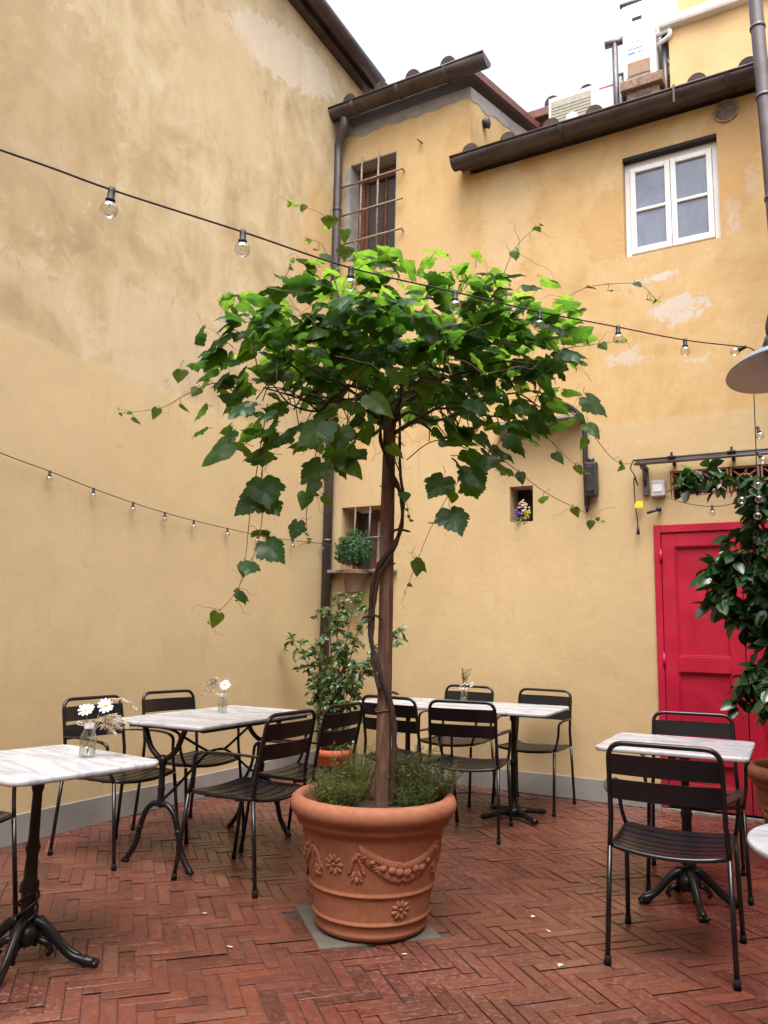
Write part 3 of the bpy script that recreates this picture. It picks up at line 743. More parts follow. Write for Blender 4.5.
# ---- air conditioning units
ac = empty('air_conditioner', (-1.96, 7.35, 6.1), 0, 'low white air conditioner lying wide behind the gutter with a fan grille', 'air conditioner')
x0, x1, y0, y1, z0, z1 = -2.33, -1.59, 7.2, 7.5, 6.12, 6.75
mb = MB(); mb.box(x0, x1, y0, y1, z0, z1, bev=.012); part(mb, 'case', M['bright_white'], ac)
mb = MB(); mb.box(x0+.03, x0+.44, y0-.012, y0-.001, z0+.04, z1-.05, bev=.004)
for k in range(14): mb.box(x0+.035, x0+.435, y0-.016, y0-.011, z0+.06+k*.034, z0+.068+k*.034)
part(mb, 'fan_grille', M['acgrille'], ac)
mb = MB(); Mx = Matrix.Translation((x0+.245, y0-.017, z0+.33)) @ Matrix.Rotation(PI/2, 4, 'X'); mb.lathe([(0, .008), (.06, .006), (.062, 0), (0, 0)], seg=24, M=Mx); part(mb, 'fan_hub', M['bright_white'], ac)
mb = MB(); mb.box(x1-.22, x1-.06, y0-.004, y0-.001, z1-.075, z1-.06); part(mb, 'marking', M['red_ink'], ac)
for xx in (x0+.1, x1-.1): mb = MB(); mb.box(xx-.03, xx+.03, y0, y1, 5.95, z0); part(mb, 'foot', M['cement'], ac)
ac2 = empty('air_conditioner', (-1.43, 7.1, 6.1), 0, 'tall narrow white air conditioner standing end on, with dark pipes on top', 'air conditioner')
x0, x1, y0, y1, z0, z1 = -1.555, -1.25, 7.12, 7.62, 6.60, 7.42
mb = MB(); mb.box(x0, x1, y0, y1, z0, z1, bev=.015); part(mb, 'case', M['bright_white'], ac2)
mb = MB(); mb.box(x0+.03, x1-.04, y0-.010, y0-.001, z0+.03, z1-.14, bev=.004); part(mb, 'cover_plate', M['bright_white'], ac2)
mb = MB(); mb.box(x0+.10, x0+.19, y0-.013, y0-.010, z1-.20, z1-.165); part(mb, 'slot', M['dark'], ac2)
mb = MB(); mb.box(x0+.09, x0+.17, y0-.013, y0-.010, z1-.43, z1-.36); part(mb, 'badge', M['greybox'], ac2)
mb = MB(); mb.box(x0+.05, x0+.20, y0-.013, y0-.010, z1-.50, z1-.492); mb.box(x0+.05, x0+.12, y0-.013, y0-.010, z1-.55, z1-.53); mb.box(x0+.14, x0+.20, y0-.013, y0-.010, z1-.545, z1-.54); part(mb, 'marking', M['blue_ink'], ac2)
mb = MB(); mb.box(x0+.045, x1-.05, y0-.02, y0-.010, z0+.035, z0+.18, bev=.006); part(mb, 'lower_flap', M['cardboard'], ac2)
mb = MB(); mb.tube(fillet([(x1-.02, y0+.1, z1-.36), (x1+.13, y0+.05, z1-.37), (x1+.13, y0+.05, z1-.44), (x1-.02, y0+.1, z1-.47)], .04), .022, 8); part(mb, 'hose', M['white_paint'], ac2)
mb = MB()
for k in range(4): mb.tube([(x0-.02+.02*k, y0+.02+.05*k, z1+.03+.035*k), (x1-.03, y0+.05+.05*k, z1+.05+.04*k)], .022, 8)
mb.tube([(x0-.17, y0, z0+.47), (x0+.03, y0+.05, z0+.50)], .035, 8); mb.tube([(x0-.08, y0+.02, z0+.47), (x0-.07, y0+.02, 5.95)], .028, 8)
part(mb, 'pipe', M['pipe'], ac2)
mb = MB(); mb.box(x0-.03, x1+.06, y0-.03, y1, 6.50, 6.60, bev=.01); mb.box(x0+.02, x1+.02, y0+.02, y1, 5.95, 6.50); part(mb, 'bracket', M['rust'], ac2)

# ---- tall building on the left
tall = empty('tall_building', (XL-.2, 3, 0), 0, 'tall ochre building with one blank weathered plaster wall along the left', 'building')
mb = MB(); wall_sheet(mb, 'y', XL, XL-.42, [YF, 7.05], [0, 7.5], []); part(mb, 'wall', M['wall_left'], tall)
mb = MB(); mb.box(XL-.02, XL+.012, YF, YB-.013, 0, .172, bev=.003); part(mb, 'plinth', M['plinth'], tall)
mb = MB(); mb.box(XL-.42, XL+.10, YF, 7.15, 7.5, 7.56); mb.box(XL+.06, XL+.12, YF, 7.15, 7.56, 7.64); part(mb, 'eave', M['copper'], tall)
mb = MB(); gutter(mb, YF, 7.10, XL+.19, 7.60, .085, 'y'); part(mb, 'gutter', M['copper'], tall)
mb = MB(); mb.quad((XL+.2, YF, 7.64), (XL+.2, 7.15, 7.64), (XL-3, 7.15, 8.5), (XL-3, YF, 8.5)); mb.quad((XL+.2, YF, 7.60), (XL-3, YF, 8.46), (XL-3, 7.15, 8.46), (XL+.2, 7.15, 7.60)); part(mb, 'roof', M['terra_old'], tall)

tall.location.x += .052; tall.rotation_euler.z = R(2.0)
# unseen walls behind and right of the camera, added to keep low light out
mb = MB(); mb.box(XR, XR+.3, YF-.3, YB-.02, 0, 5.2); mb.box(XL-.3, XR, YF-.3, YF, 0, 5.6)
o = mb.build('unseen_courtyard_wall', M['wall_far']); tag(o, kind='structure')
# ------------------------------------------------------------------ chairs
def make_chair():
    root = empty('chair'); W = .229
    def upright(s):     # rear leg foot -> seat -> back
        return [(s*(W+.008), -.262, .0), (s*(W-.004), -.215, .44), (s*(W-.010), -.222, .56)]
    for s in (-1, 1):
        mb = MB(); mb.tube([(s*(W+.008), -.262, .012), (s*(W-.002), -.218, .445)], .0105, 10)
        leg = mb.build('leg', M['chair'], root)
        mb = MB(); mb.tube([(s*(W+.008), -.263, 0), (s*(W+.007), -.259, .035)], [.0145, .0130], 10); mb.build('rubber_foot', M['rubber'], leg)
        mb = MB(); mb.tube([(s*(W+.012), .262, .012), (s*W, .205, .435)], .0105, 10)
        leg = mb.build('leg', M['chair'], root)
        mb = MB(); mb.tube([(s*(W+.012), .263, 0), (s*(W+.011), .259, .035)], [.0145, .0130], 10); mb.build('rubber_foot', M['rubber'], leg)
    mb = MB()
    pts = [(-W+.002, -.218, .445), (-W+.010, -.222, .56), (-W+.014, -.282, .862), (W-.014, -.282, .862), (W-.010, -.222, .56), (W-.002, -.218, .445)]
    P = [Vector(p) for p in pts]
    path = [P[0]]+[P[1]]+fillet(P[1:5], .065, 7)[1:-1]+[P[4], P[5]]
    mb.tube(path, .0105, 10); mb.build('back_frame', M['chair'], root)
    # two wide curved slats across the back
    def by(z): return -.222-(z-.56)*.205
    mb = MB()
    for (za, zb) in ((.635, .716), (.735, .818)):
        n = 12; b0 = len(mb.v)
        for i in range(n+1):
            t = -1+2*i/n; x = t*(W-.020); bow = -.022*(1-t*t)
            for (z, off) in ((za, .0035), (zb, .0035), (zb, -.0035), (za, -.0035)):
                mb.v.append(Vector((x, by(z)+bow+off, z)))
        for i in range(n):
            for q in range(4):
                a = b0+i*4+q; c = b0+i*4+(q+1) % 4; mb.face((a, a+4, c+4, c), .5, False)
        mb.face((b0, b0+1, b0+2, b0+3)); e = b0+n*4; mb.face((e+3, e+2, e+1, e))
    mb.build('backrest', M['chair'], root)
    # seat: rail and sagging slats
    def sz(x, y):
        t = x/W; yy = (y+.215)/.43
        return .452-.020*(1-t*t)-.012*math.sin(PI*min(1, max(0, yy)))+.006*yy
    mb = MB(); rail = []
    for i in range(9): t = -1+2*i/8; rail.append((t*(W-.02), -.222-.028*(1-t*t), sz(t*(W-.02), -.22)-.004))
    rail.append((W-.005, -.18, .448)); rail.append((W, .02, .444)); rail.append((W, .17, .449))
    for i in range(9): t = 1-2*i/8; rail.append((t*(W-.02), .212+.012*(1-t*t), sz(t*(W-.02), .22)-.008))
    rail.append((-W, .17, .449)); rail.append((-W, .02, .444)); rail.append((-W+.005, -.18, .448)); rail.append(rail[0])
    mb.tube(rail, .0095, 8, caps=False); mb.build('seat_frame', M['chair'], root)
    mb = MB(); ns = 6
    for k in range(ns):
        ya = -.205+k*(.415/ns)+.005; yb = ya+.415/ns-.010; n = 10; b0 = len(mb.v)
        for i in range(n+1):
            t = -1+2*i/n; x = t*(W-.004); bow = (-.026*(1-t*t))*(1-k/(ns-1))+.012*(1-t*t)*(k/(ns-1))
            for (y, dz) in ((ya, .003), (yb, .003), (yb, -.003), (ya, -.003)):
                mb.v.append(Vector((x, y+bow, sz(x, y)+dz)))
        for i in range(n):
            for q in range(4):
                a = b0+i*4+q; c = b0+i*4+(q+1) % 4; mb.face((a, c, c+4, a+4), .5, False)
        mb.face((b0+3, b0+2, b0+1, b0)); e = b0+n*4; mb.face((e, e+1, e+2, e+3))
    for y in (-.10, .10): mb.tube([(t*(W-.01)/4, y, sz(t*(W-.01)/4, y)-.010) for t in range(-4, 5)], .006, 6)
    mb.build('seat', M['chair'], root)
    for s in (-1, 1):
        mb = MB()
        # flat strip from the upright, widening and curving outward, then a tube down to the seat corner
        cl = smooth_path([(s*(W-.012), by(.66)+.004, .655), (s*(W+.012), -.15, .662), (s*(W+.030), -.03, .664), (s*(W+.034), .07, .660), (s*(W+.026), .13, .650)], 4)
        b0 = len(mb.v); n = len(cl)-1
        for i, p in enumerate(cl):
            t = i/n; hw = .010+.009*math.sin(PI*min(1, t*1.15)); 
            for (dx, dz) in ((-hw, .004), (hw, .004), (hw, -.004), (-hw, -.004)): mb.v.append(p+Vector((dx, 0, dz)))
        for i in range(n):
            for q in range(4):
                a = b0+i*4+q; c = b0+i*4+(q+1) % 4; mb.face((a, c, c+4, a+4), .5, False)
        mb.face((b0+3, b0+2, b0+1, b0)); e = b0+n*4; mb.face((e, e+1, e+2, e+3))
        tp = fillet([(s*(W+.028), .11, .655), (s*(W+.022), .158, .640), (s*(W+.018), .165, .53), (s*(W-.0), .205, .44)], .05, 5)
        mb.tube(tp, .0095, 8)
        mb.build('armrest', M['chair'], root)
    return root
chair0 = make_chair()
GC = 'black metal armchairs round the marble tables'
chairs = [
 (-3.738, 3.43, -90, 'black metal armchair by the left wall behind the small table with two daisies'),
 (-3.786, 4.08, -96, 'black metal armchair by the left wall behind the far part of the trestle table'),
 (-2.840, 3.496, 91, 'black metal armchair in full view between the trestle table and the big pot'),
 (-2.902, 4.101, 92, 'black metal armchair partly hidden behind the big pot at the trestle table'),
 (-2.70, 5.08, -4, 'black metal armchair whose back is crossed by the wooden stake'),
 (-2.249, 5.10, 13, 'black metal armchair just right of the big pot with its back to us'),
 (-2.163, 6.143, 180, 'black metal armchair facing us at the right end of the far table'),
 (-2.805, 6.074, 180, 'black metal armchair facing us behind the flower bottle on the far table'),
 (-.683, 3.69, 4, 'large foreground black metal armchair on the right with its back to us'),
 (-.764, 4.759, 189, 'black metal armchair facing us between the square table and the red door'),
 (-3.47, 2.17, -90, 'black metal armchair mostly cut off by the left edge of the photo'),
]
for i, (x, y, a, lab) in enumerate(chairs):
    o = chair0 if i == 0 else copy_tree(chair0)
    o.location = (x, y, .001); o.rotation_euler = (0, 0, R(a)); tag(o, lab, 'chair', GC)

# ------------------------------------------------------------------ tables
def slab_top(mb, w, l, z0, z1, r=.045):
    pts = []
    for (cx, cy, a0) in ((w/2-r, l/2-r, 0), (-w/2+r, l/2-r, 90), (-w/2+r, -l/2+r, 180), (w/2-r, -l/2+r, 270)):
        for k in range(6): th = R(a0+90*k/5); pts.append((cx+r*math.cos(th), cy+r*math.sin(th)))
    edge_prof(mb, pts, z0, z1)
def edge_prof(mb, pts, z0, z1):
    n = len(pts); b0 = len(mb.v); h = z1-z0
    for (ins, z) in ((.004, z0), (0, z0+h*.25), (0, z1-h*.35), (.002, z1-h*.12), (.006, z1)):
        for (x, y) in pts:
            d = math.hypot(x, y); mb.v.append(Vector((x*(1-ins/d), y*(1-ins/d), z)))
    for k in range(4):
        for i in range(n): j = (i+1) % n; mb.face((b0+k*n+i, b0+k*n+j, b0+(k+1)*n+j, b0+(k+1)*n+i), .5, True)
    mb.face(tuple(b0+i for i in range(n))[::-1]); mb.face(tuple(b0+4*n+i for i in range(n)))
def column_prof(h, base=.10):
    return [(.0, base), (.052, base), (.050, base+.03), (.036, base+.05), (.030, base+.09), (.033, base+.16), (.041, base+.18), (.041, base+.20), (.030, base+.215), (.026, base+.30),
            (.030, base+.318), (.034, base+.33), (.030, base+.345), (.024, base+.36), (.021, h-.10), (.028, h-.08), (.028, h-.07), (.022, h-.055), (.030, h-.02), (.05, h-.006), (.05, h), (0, h)]
def iron_foot(mb, th, rad, ornate=True):
    """one cast leg: scrolls down from the column to a lion paw"""
    c, s = math.cos(th), math.sin(th)
    prof = [(.03, .165, .020), (.065, .150, .021), (.11, .108, .019), (.15, .064, .017), (.185, .038, .017), (.225, .026, .019), (rad-.03, .022, .021), (rad, .018, .016)]
    mb.tube([(c*p[0], s*p[0], p[1]) for p in smooth3(prof)], [p[2] for p in smooth3(prof)], 8, sq=1.0)
    if ornate:
        n = Vector((-s, c, 0))
        for k in (-1, 0, 1):   # toes
            p = Vector((c*(rad+.006), s*(rad+.006), .016))+n*.014*k; mb.sphere(p, .0135, 8, 6, (1, 1, .9))
        mb.tube(smooth_path([(c*.05, s*.05, .178), (c*.10, s*.10, .134), (c*.15, s*.15, .080), (c*.19, s*.19, .052), (c*.22, s*.22, .042)], 3), [.010]*12+[.005], 6)
        mb.tube([(c*.04, s*.04, .10), (c*.085, s*.085, .085), (c*.105, s*.105, .055), (c*.09, s*.09, .040)], [.016, .014, .011, .010], 7)
def smooth3(pr):
    P = smooth_path([(a, b, c) for a, b, c in pr], 3); return [(p[0], p[1], max(.004, p[2])) for p in P]
def pedestal(parent, cx, cy, h, turn, rad=.29, low=False, nfeet=4):
    mb = MB()
    if low: prof = [(0, .05), (.045, .05), (.040, .085), (.030, .10), (.027, .14), (.027, .36), (.034, .37), (.034, .40), (.024, .41), (.022, h-.07), (.028, h-.06), (.03, h-.02), (.05, h-.006), (.05, h), (0, h)]
    else: prof = column_prof(h)
    mb.lathe([(a*(.86 if .1 < b < h-.06 else 1), b) for a, b in prof], cx, cy, 20)
    if not low:      # spiral ornament on the lower column
        for q in range(3):
            pts = [(cx+.036*math.cos(q*2.09+t*.55), cy+.036*math.sin(q*2.09+t*.55), .13+.013*t) for t in range(12)]; mb.tube(pts, .0055, 6)
    mb.build('column', M['black'], parent)
    mb2 = MB()
    if low:
        mb2.lathe([(0, .085), (.045, .08), (.06, .055), (.06, .02), (0, .02)], 0, 0, 16)
        for k in range(nfeet):
            th = turn+2*PI*k/nfeet; c, s = math.cos(th), math.sin(th)
            mb2.tube([(c*.03, s*.03, .052), (c*.12, s*.12, .046), (c*.20, s*.20, .034), (c*.245, s*.245, .030), (c*.27, s*.27, .028)], [.030, .026, .022, .026, .022], 8, sq=.8)
    else:
        mb2.sphere((0, 0, .115), .060, 14, 8, (1, 1, .8))
        for k in range(nfeet): iron_foot(mb2, turn+2*PI*k/nfeet, rad-.02)
    Mx = Matrix.Translation((cx, cy, 0)); mb2.v = [Mx @ v for v in mb2.v]
    mb2.build('base', M['black'], parent)
def support_plate(parent, w, l, z, cx=0, cy=0):
    mb = MB(); mb.box(cx-w/2, cx+w/2, cy-.018, cy+.018, z-.012, z-.002); mb.box(cx-.018, cx+.018, cy-l/2, cy+l/2, z-.022, z-.0125); mb.build('top_bracket', M['black'], parent)
def top(parent, w, l, z, r=.045, rnd_=False):
    mb = MB()
    if rnd_: edge_prof(mb, [(w/2*math.cos(2*PI*k/56), w/2*math.sin(2*PI*k/56)) for k in range(56)], z-.020, z)
    else: slab_top(mb, w, l, z-.022, z, r)
    mb.build('marble_top', M['marble'], parent)
# T1
t = empty('table', (-2.785, 2.155, 0), R(-6), 'small marble pedestal table at lower left carrying a bottle of two daisies', 'table')
top(t, .70, .635, .762, .06); support_plate(t, .5, .45, .742); pedestal(t, -.02, 0, .735, R(36))
# T3
t = empty('table', (-.772, 4.345, 0), R(3), 'small square marble pedestal table in front of the red door', 'table')
top(t, .69, .69, .768); support_plate(t, .5, .5, .747); pedestal(t, .03, 0, .740, R(22), rad=.245)
# T5
t = empty('table', (.085, 2.47, 0), 0, 'round white marble table cut off by the right edge', 'table')
top(t, .70, .70, .770, rnd_=True); support_plate(t, .4, .4, .752); pedestal(t, 0, 0, .745, R(45))
# T4
t = empty('table', (-2.563, 5.62, 0), R(4.9), 'long marble table on two black pedestals near the back wall', 'table')
top(t, 1.50, .78, .775); 
for sx in (-.42, .42): support_plate(t, .4, .5, .753, sx, 0); pedestal(t, sx, 0, .745, R(50), low=True)
# T2 : trestle table
t = empty('table', (-3.355, 3.825, 0), R(3.5), 'long marble table on a curved black iron trestle beside the left wall', 'table')
top(t, .665, 1.15, .777, .03)
for s in (-1, 1):
    y = s*.475; mb = MB()
    for q in (-1, 1):
        mb.tube(smooth_path([(q*.235, y, .012), (q*.215, y, .03), (q*.165, y, .10), (q*.135, y, .20), (q*.10, y, .29), (q*.045, y, .335), (0, y, .33)], 4), .0155, 8)
        mb.tube([(q*.25, y, .010), (q*.225, y, .014), (q*.205, y, .012)], [.014, .019, .012], 8, sq=.6)
        mb.sphere((q*.135, y, .20), .020, 8, 6)
        mb.tube(smooth_path([(0, y, .575), (q*.045, y, .59), (q*.095, y, .635), (q*.125, y, .70), (q*.15, y, .748)], 4), .0155, 8)
    mb.lathe([(0, .32), (.024, .325), (.026, .345), (.020, .36), (.018, .40), (.023, .415), (.018, .43), (.017, .53), (.024, .55), (.026, .57), (.02, .59), (0, .60)], 0, y, 12)
    mb.build('trestle', M['black'], t)
mb = MB()
for s in (-1, 1):
    mb.tube(smooth_path([(0, s*.475, .345), (0, s*.33, .42), (0, s*.15, .53), (0, s*.07, .565), (0, 0, .572)], 4), .008, 8)
    mb.tube([(0, s*.44, .742), (0, s*.30, .67), (0, s*.12, .585), (0, s*.07, .565)], .008, 8)
mb.build('stretcher', M['black'], t)
mb = MB()
for q in (-1, 1): mb.box(q*.30-.012, q*.30+.012, -.52, .52, .738, .754)
for s in (-1, 1): mb.box(-.30, .30, s*.475-.014, s*.475+.014, .736, .7545)
mb.build('apron', M['black'], t)

# ------------------------------------------------------------------ flower bottles
def bottle(name, loc, h, label):
    r = h*.225; root = empty('vase', loc, 0, label, 'vase')
    mb = MB(); mb.lathe([(0, .002), (r*.95, .002), (r, .010), (r, h*.50), (r*.92, h*.60), (r*.55, h*.78), (r*.50, h*.86), (r*.50, h*.95), (r*.62, h*.96), (r*.62, h), (r*.48, h)], seg=18)
    mb.build('glass_bottle', M['vase'], root)
    mb = MB(); mb.lathe([(0, .006), (r*.90, .006), (r*.90, h*.30), (0, h*.30)], seg=14); mb.build('water', M['water'], root)
    mb = MB(); mb.lathe([(r*.56, h*.78), (r*.60, h*.80), (r*.60, h*.92), (r*.56, h*.94)], seg=14)
    for s in (-1, 1): 
        mb.tube(smooth_path([(s*r*.5, -r*.4, h*.86), (s*r*1.3, -r*.6, h*.96), (s*r*1.5, -r*.6, h*.88), (s*r*.5, -r*.5, h*.85)], 5), .0014, 5)
    mb.build('ribbon', M['ribbon'], root)
    return root
def daisy(loc, head, nrm, rad, label, base):
    root = empty('daisy', base, 0, label, 'flower'); hv = Vector(head)-Vector(base); nz = Vector(nrm).normalized()
    q = nz.to_track_quat('Z', 'Y').to_matrix().to_4x4(); Mx = Matrix.Translation(hv) @ q
    mb = MB(); np_ = 11
    for k in range(np_):
        th = 2*PI*k/np_+rnd.uniform(-.1, .1); c, s = math.cos(th), math.sin(th); b0 = len(mb.v); ln = rad*rnd.uniform(.9, 1.05); lift = rnd.uniform(-.1, .25)*rad
        for (tt, hw, z) in ((.15, .06, 0), (.55, .17, lift*.5), (.9, .15, lift), (1.0, .05, lift*.9)):
            for sg in (-1, 1):
                mb.v.append(Mx @ Vector((c*ln*tt-s*sg*hw*rad, s*ln*tt+c*sg*hw*rad, z)))
        for i in range(3): mb.face((b0+2*i, b0+2*i+1, b0+2*i+3, b0+2*i+2), .5, True)
    mb.build('petals', M['petal'], root)
    mb = MB(); mb.sphere((0, 0, 0), rad*.24, 10, 6, (1, 1, .6)); mb.v = [Mx @ v for v in mb.v]; mb.build('flower_centre', M['yellow'], root)
    mb = MB(); mb.tube(smooth_path([(0, 0, .01), (hv.x*.3, hv.y*.3, hv.z*.5), tuple(hv-nz*.004)], 5), .0014, 5); mb.build('stem', M['stalk'], root)
    return root
RV = Vector((.865, .50, 0)); TV = Vector((.498, -.867, 0))     # to the right and towards the viewer, on the ground
def off(b, u, w, z): return Vector(b)+RV*u+TV*w+Vector((0, 0, z))
V1 = Vector((-2.716, 2.309, .763)); V2 = Vector((-3.425, 3.935, .778)); V4 = Vector((-2.64, 5.87, .776))
bottle('v', V1, .145, 'glass bottle with white ribbon and two daisies on the lower left table')
bottle('v', V2, .125, 'glass bottle holding one white daisy and pale grass on the trestle table')
bottle('v', V4, .115, 'clear glass bottle of small white blossom and green sprig on the far table')
daisy(None, off(V1, -.006, .03, .190), TV*1+Vector((0, 0, .9))-RV*.1, .034, 'white daisy standing in the front bottle, left and lower of the pair', V1)
daisy(None, off(V1, .062, .0, .205), TV*1+Vector((0, 0, .5))+RV*.1, .034, 'white daisy standing in the front bottle, right and higher of the pair', V1)
daisy(None, off(V2, .015, .03, .170), TV*1+Vector((0, 0, .6)), .036, 'single white daisy in the bottle on the trestle table', V2)
def dry_grass(base, dirs, label, mat='straw'):
    root = empty('dry_grass', base, 0, label, 'dried grass'); mb = MB(); mb2 = MB(); rr = random.Random(5)
    for (u, z, drop) in dirs:
        pts = smooth_path([(0, 0, .02), tuple(RV*u*.25+Vector((0, 0, z*.85))), tuple(RV*u*.65+Vector((0, 0, z))), tuple(RV*u+Vector((0, 0, z-drop)))], 8); mb.tube(pts, .0009, 4)
        for p in pts[len(pts)//2:]:
            for _ in range(9):
                d = Vector((rr.uniform(-1, 1), rr.uniform(-1, 1), rr.uniform(-1.2, .3)))*.020; mb2.tube([p, p+d], [.0016, .0004], 3)
    mb.build('stems', M[mat], root); mb2.build('seed_heads', M[mat], root); return root
dry_grass(V1, [(.10, .16, .02), (.13, .15, .03), (.16, .17, .04), (.11, .13, .03), (.19, .235, .04)], 'dry brown grass leaning right out of the front bottle')
dry_grass(V2, [(-.09, .20, .06), (-.13, .19, .10), (-.07, .18, .05), (-.10, .215, .03)], 'pale feathery dry grass arching left out of the trestle table bottle')
def sprig(base):
    root = empty('flower_sprig', base, 0, 'green sprig with small white blossoms in the far table bottle', 'flower'); mb = MB(); mb2 = MB(); mb3 = MB(); rr = random.Random(9)
    for k in range(7):
        u, z = rr.uniform(-.07, .06), rr.uniform(.16, .28); pts = smooth_path([(0, 0, .02), tuple(RV*u*.3+Vector((0, 0, z*.6))), tuple(RV*u+Vector((0, 0, z)))], 6); mb.tube(pts, .0012, 4)
        for p in pts[4:]:
            for _ in range(5):
                d = Vector((rr.uniform(-1, 1), rr.uniform(-1, 1), rr.uniform(-.2, 1)))*.020; s = d.cross(Vector((0, 0, 1)))*.25; n = len(mb2.v)
                mb2.v += [p, p+d*.5+s, p+d, p+d*.5-s]; mb2.face((n, n+1, n+2, n+3), rr.random())
    for k in range(16):
        p = RV*rr.uniform(-.035, .07)+TV*rr.uniform(-.02, .03)+Vector((0, 0, rr.uniform(.115, .15))); mb3.sphere(p, rr.uniform(.006, .010), 6, 4, (1, 1, .6))
    mb.build('stems', M['stalk'], root); mb2.build('leaves', M['shrub_leaf'], root); mb3.build('blossoms', M['petal'], root)
sprig(V4)

# ------------------------------------------------------------------ big terracotta pot
PC = Vector((-1.90, 3.315, 0)); POT = PC+Vector((-.012, -.055, 0))
def pot_r(z): return .245+(z-.02)*(.325-.245)/.44
def relief_pot(name, loc, label, k=1.0, cat='pot', mat='terra'):
    root = empty(name, loc, 0, label, cat)
    pr = [(0, .012), (.235, .012), (.243, .016), (.250, .03), (.250, .040), (.246, .046), (pot_r(.07), .066), (pot_r(.07), .074), (pot_r(.075)+.007, .077), (pot_r(.08)+.007, .085), (pot_r(.09), .089), (pot_r(.09), .096),
          (pot_r(.18), .180), (pot_r(.19), .192), (pot_r(.19)+.007, .196), (pot_r(.2)+.007, .203), (pot_r(.21), .207), (pot_r(.22), .218), (pot_r(.42), .420), (pot_r(.43)+.003, .440), (.340, .452), (.346, .462), (.346, .472), (.352, .484),
          (.366, .494), (.376, .512), (.378, .535), (.370, .557), (.355, .568), (.336, .570), (.322, .562), (.316, .54), (.308, .47), (.30, .44)]
    mb = MB(); mb.lathe([(a*k, b*k) for a, b in pr], 0, 0, 72); mb.build('body', M[mat], root)
    mb = MB(); mb.lathe([(0, .505*k), (.15*k, .508*k), (.25*k, .500*k), (.315*k, .492*k)], 0, 0, 30)
    for v in mb.v: v.z += .012*noise.noise(v*14)
    mb.build('soil', M['soil'], root, True)
    def P(a, z, o=0):
        r_ = (pot_r(z)+o)*k; return Vector((r_*math.cos(a), r_*math.sin(a), z*k))
    def blob(mb, a, z, sa, sz_, so=.006, rot=0, val=.5):
        # ellipsoid bump lying on the pot wall
        c = P(a, z, .0); tang = Vector((-math.sin(a), math.cos(a), 0)); n = Vector((math.cos(a), math.sin(a), 0)); upv = Vector((0, 0, 1))
        e1 = tang*math.cos(rot)+upv*math.sin(rot); e2 = -tang*math.sin(rot)+upv*math.cos(rot); b0 = len(mb.v); seg, rings = 8, 5
        for i in range(rings+1):
            ph = PI/2*i/rings
            for q in range(seg):
                th = 2*PI*q/seg; mb.v.append(c+e1*(sa*k*math.cos(th)*math.cos(ph))+e2*(sz_*k*math.sin(th)*math.cos(ph))+n*(so*.8*k*math.sin(ph)-.001))
        for i in range(rings):
            for q in range(seg):
                a_ = b0+i*seg+q; b_ = b0+i*seg+(q+1) % seg; mb.face((a_, b_, b_+seg, a_+seg), val, True)
    def rosette(a, z, r_):
        mb = MB(); 
        for q in range(9):
            th = 2*PI*q/9; da = r_*.62*math.cos(th)/pot_r(z); blob(mb, a+da, z+r_*.62*math.sin(th), r_*.42, r_*.22, .009, th)
        blob(mb, a, z, r_*.24, r_*.24, .012); mb.build('rosette', M[mat], root)
    def swag(a0, a1, z0, sag):
        mb = MB(); rr = random.Random(int(a0*100)); n = 30
        for i in range(n+1):
            t = i/n; a = a0+(a1-a0)*t; z = z0-sag*math.sin(PI*t); w_ = .013+.026*math.sin(PI*t); sl = -math.cos(PI*t)*sag*PI/((a1-a0)*pot_r(z0))
            tl = math.atan(sl)
            for sg in (-1, 1): blob(mb, a, z+sg*w_*.72, .027, .010, .012, tl+(-.65*sg if t < .5 else .65*sg+PI))
            if i % 3 == 1: blob(mb, a+rr.uniform(-.02, .02), z+rr.uniform(-.012, .012), w_*.62, w_*.60, .022)
        mb.build('garland', M[mat], root)
    def pendant(a, z):
        mb = MB(); 
        for i in range(6):
            for sg in (-1, 1): blob(mb, a+sg*.013*(1+i*.4)*(1 if i < 4 else .4)/pot_r(z), z-.015*i, .020, .008, .010, -sg*1.1)
        blob(mb, a, z+.012, .010, .014, .012); blob(mb, a, z-.083, .010, .014, .012); mb.build('pendant', M[mat], root)
    base = math.atan2(TV.y, TV.x)
    for q in range(3):
        b_ = base+q*2*PI/3
        swag(b_+R(-8), b_+R(63), .385, .085); pendant(b_+R(-12), .352); pendant(b_+R(67), .352); rosette(b_+R(-32), .325, .046); rosette(b_+R(28), .145, .044)
        blob_a = b_+R(-52); pendant(blob_a, .352)
    return root
relief_pot('terracotta_pot', POT, 'big terracotta pot with garland relief in the middle of the courtyard')
RP = Vector((-.20, 5.44, 0))
relief_pot('terracotta_pot', RP, 'terracotta pot cut off by the right edge, in front of the red door', 1.0)

# ------------------------------------------------------------------ stake and grape vine
mb = MB(); pts = [(0, 0, .42), (.002, 0, 1.0), (-.002, 0, 1.7), (0, .002, 2.42)]
mb.tube(smooth_path(pts, 6), [.0365-.0002*i for i in range(19)], 14)
for v in mb.v:
    n_ = noise.noise(Vector((v.x*30, v.y*30, v.z*2.5))); v.x += n_*.003; v.y += n_*.003
for (zz, aa) in ((.93, 0), (1.62, 1), (2.0, 2)):
    mb.tube([(.040*math.cos(th*PI/8), .040*math.sin(th*PI/8), zz+.004*math.sin(th)) for th in range(17)], .0035, 5, caps=False)
stake = mb.build('wooden_stake', M['wood']); stake.location = PC
tag(stake, 'thick reddish brown wooden stake standing in the big terracotta pot', 'stake')
vine = empty('grape_vine', PC, 0, 'grape vine trained up the stake into a wide leafy umbrella crown', 'vine')
def vp(u, w, z): return RV*u+TV*w+Vector((0, 0, z))
mb = MB()
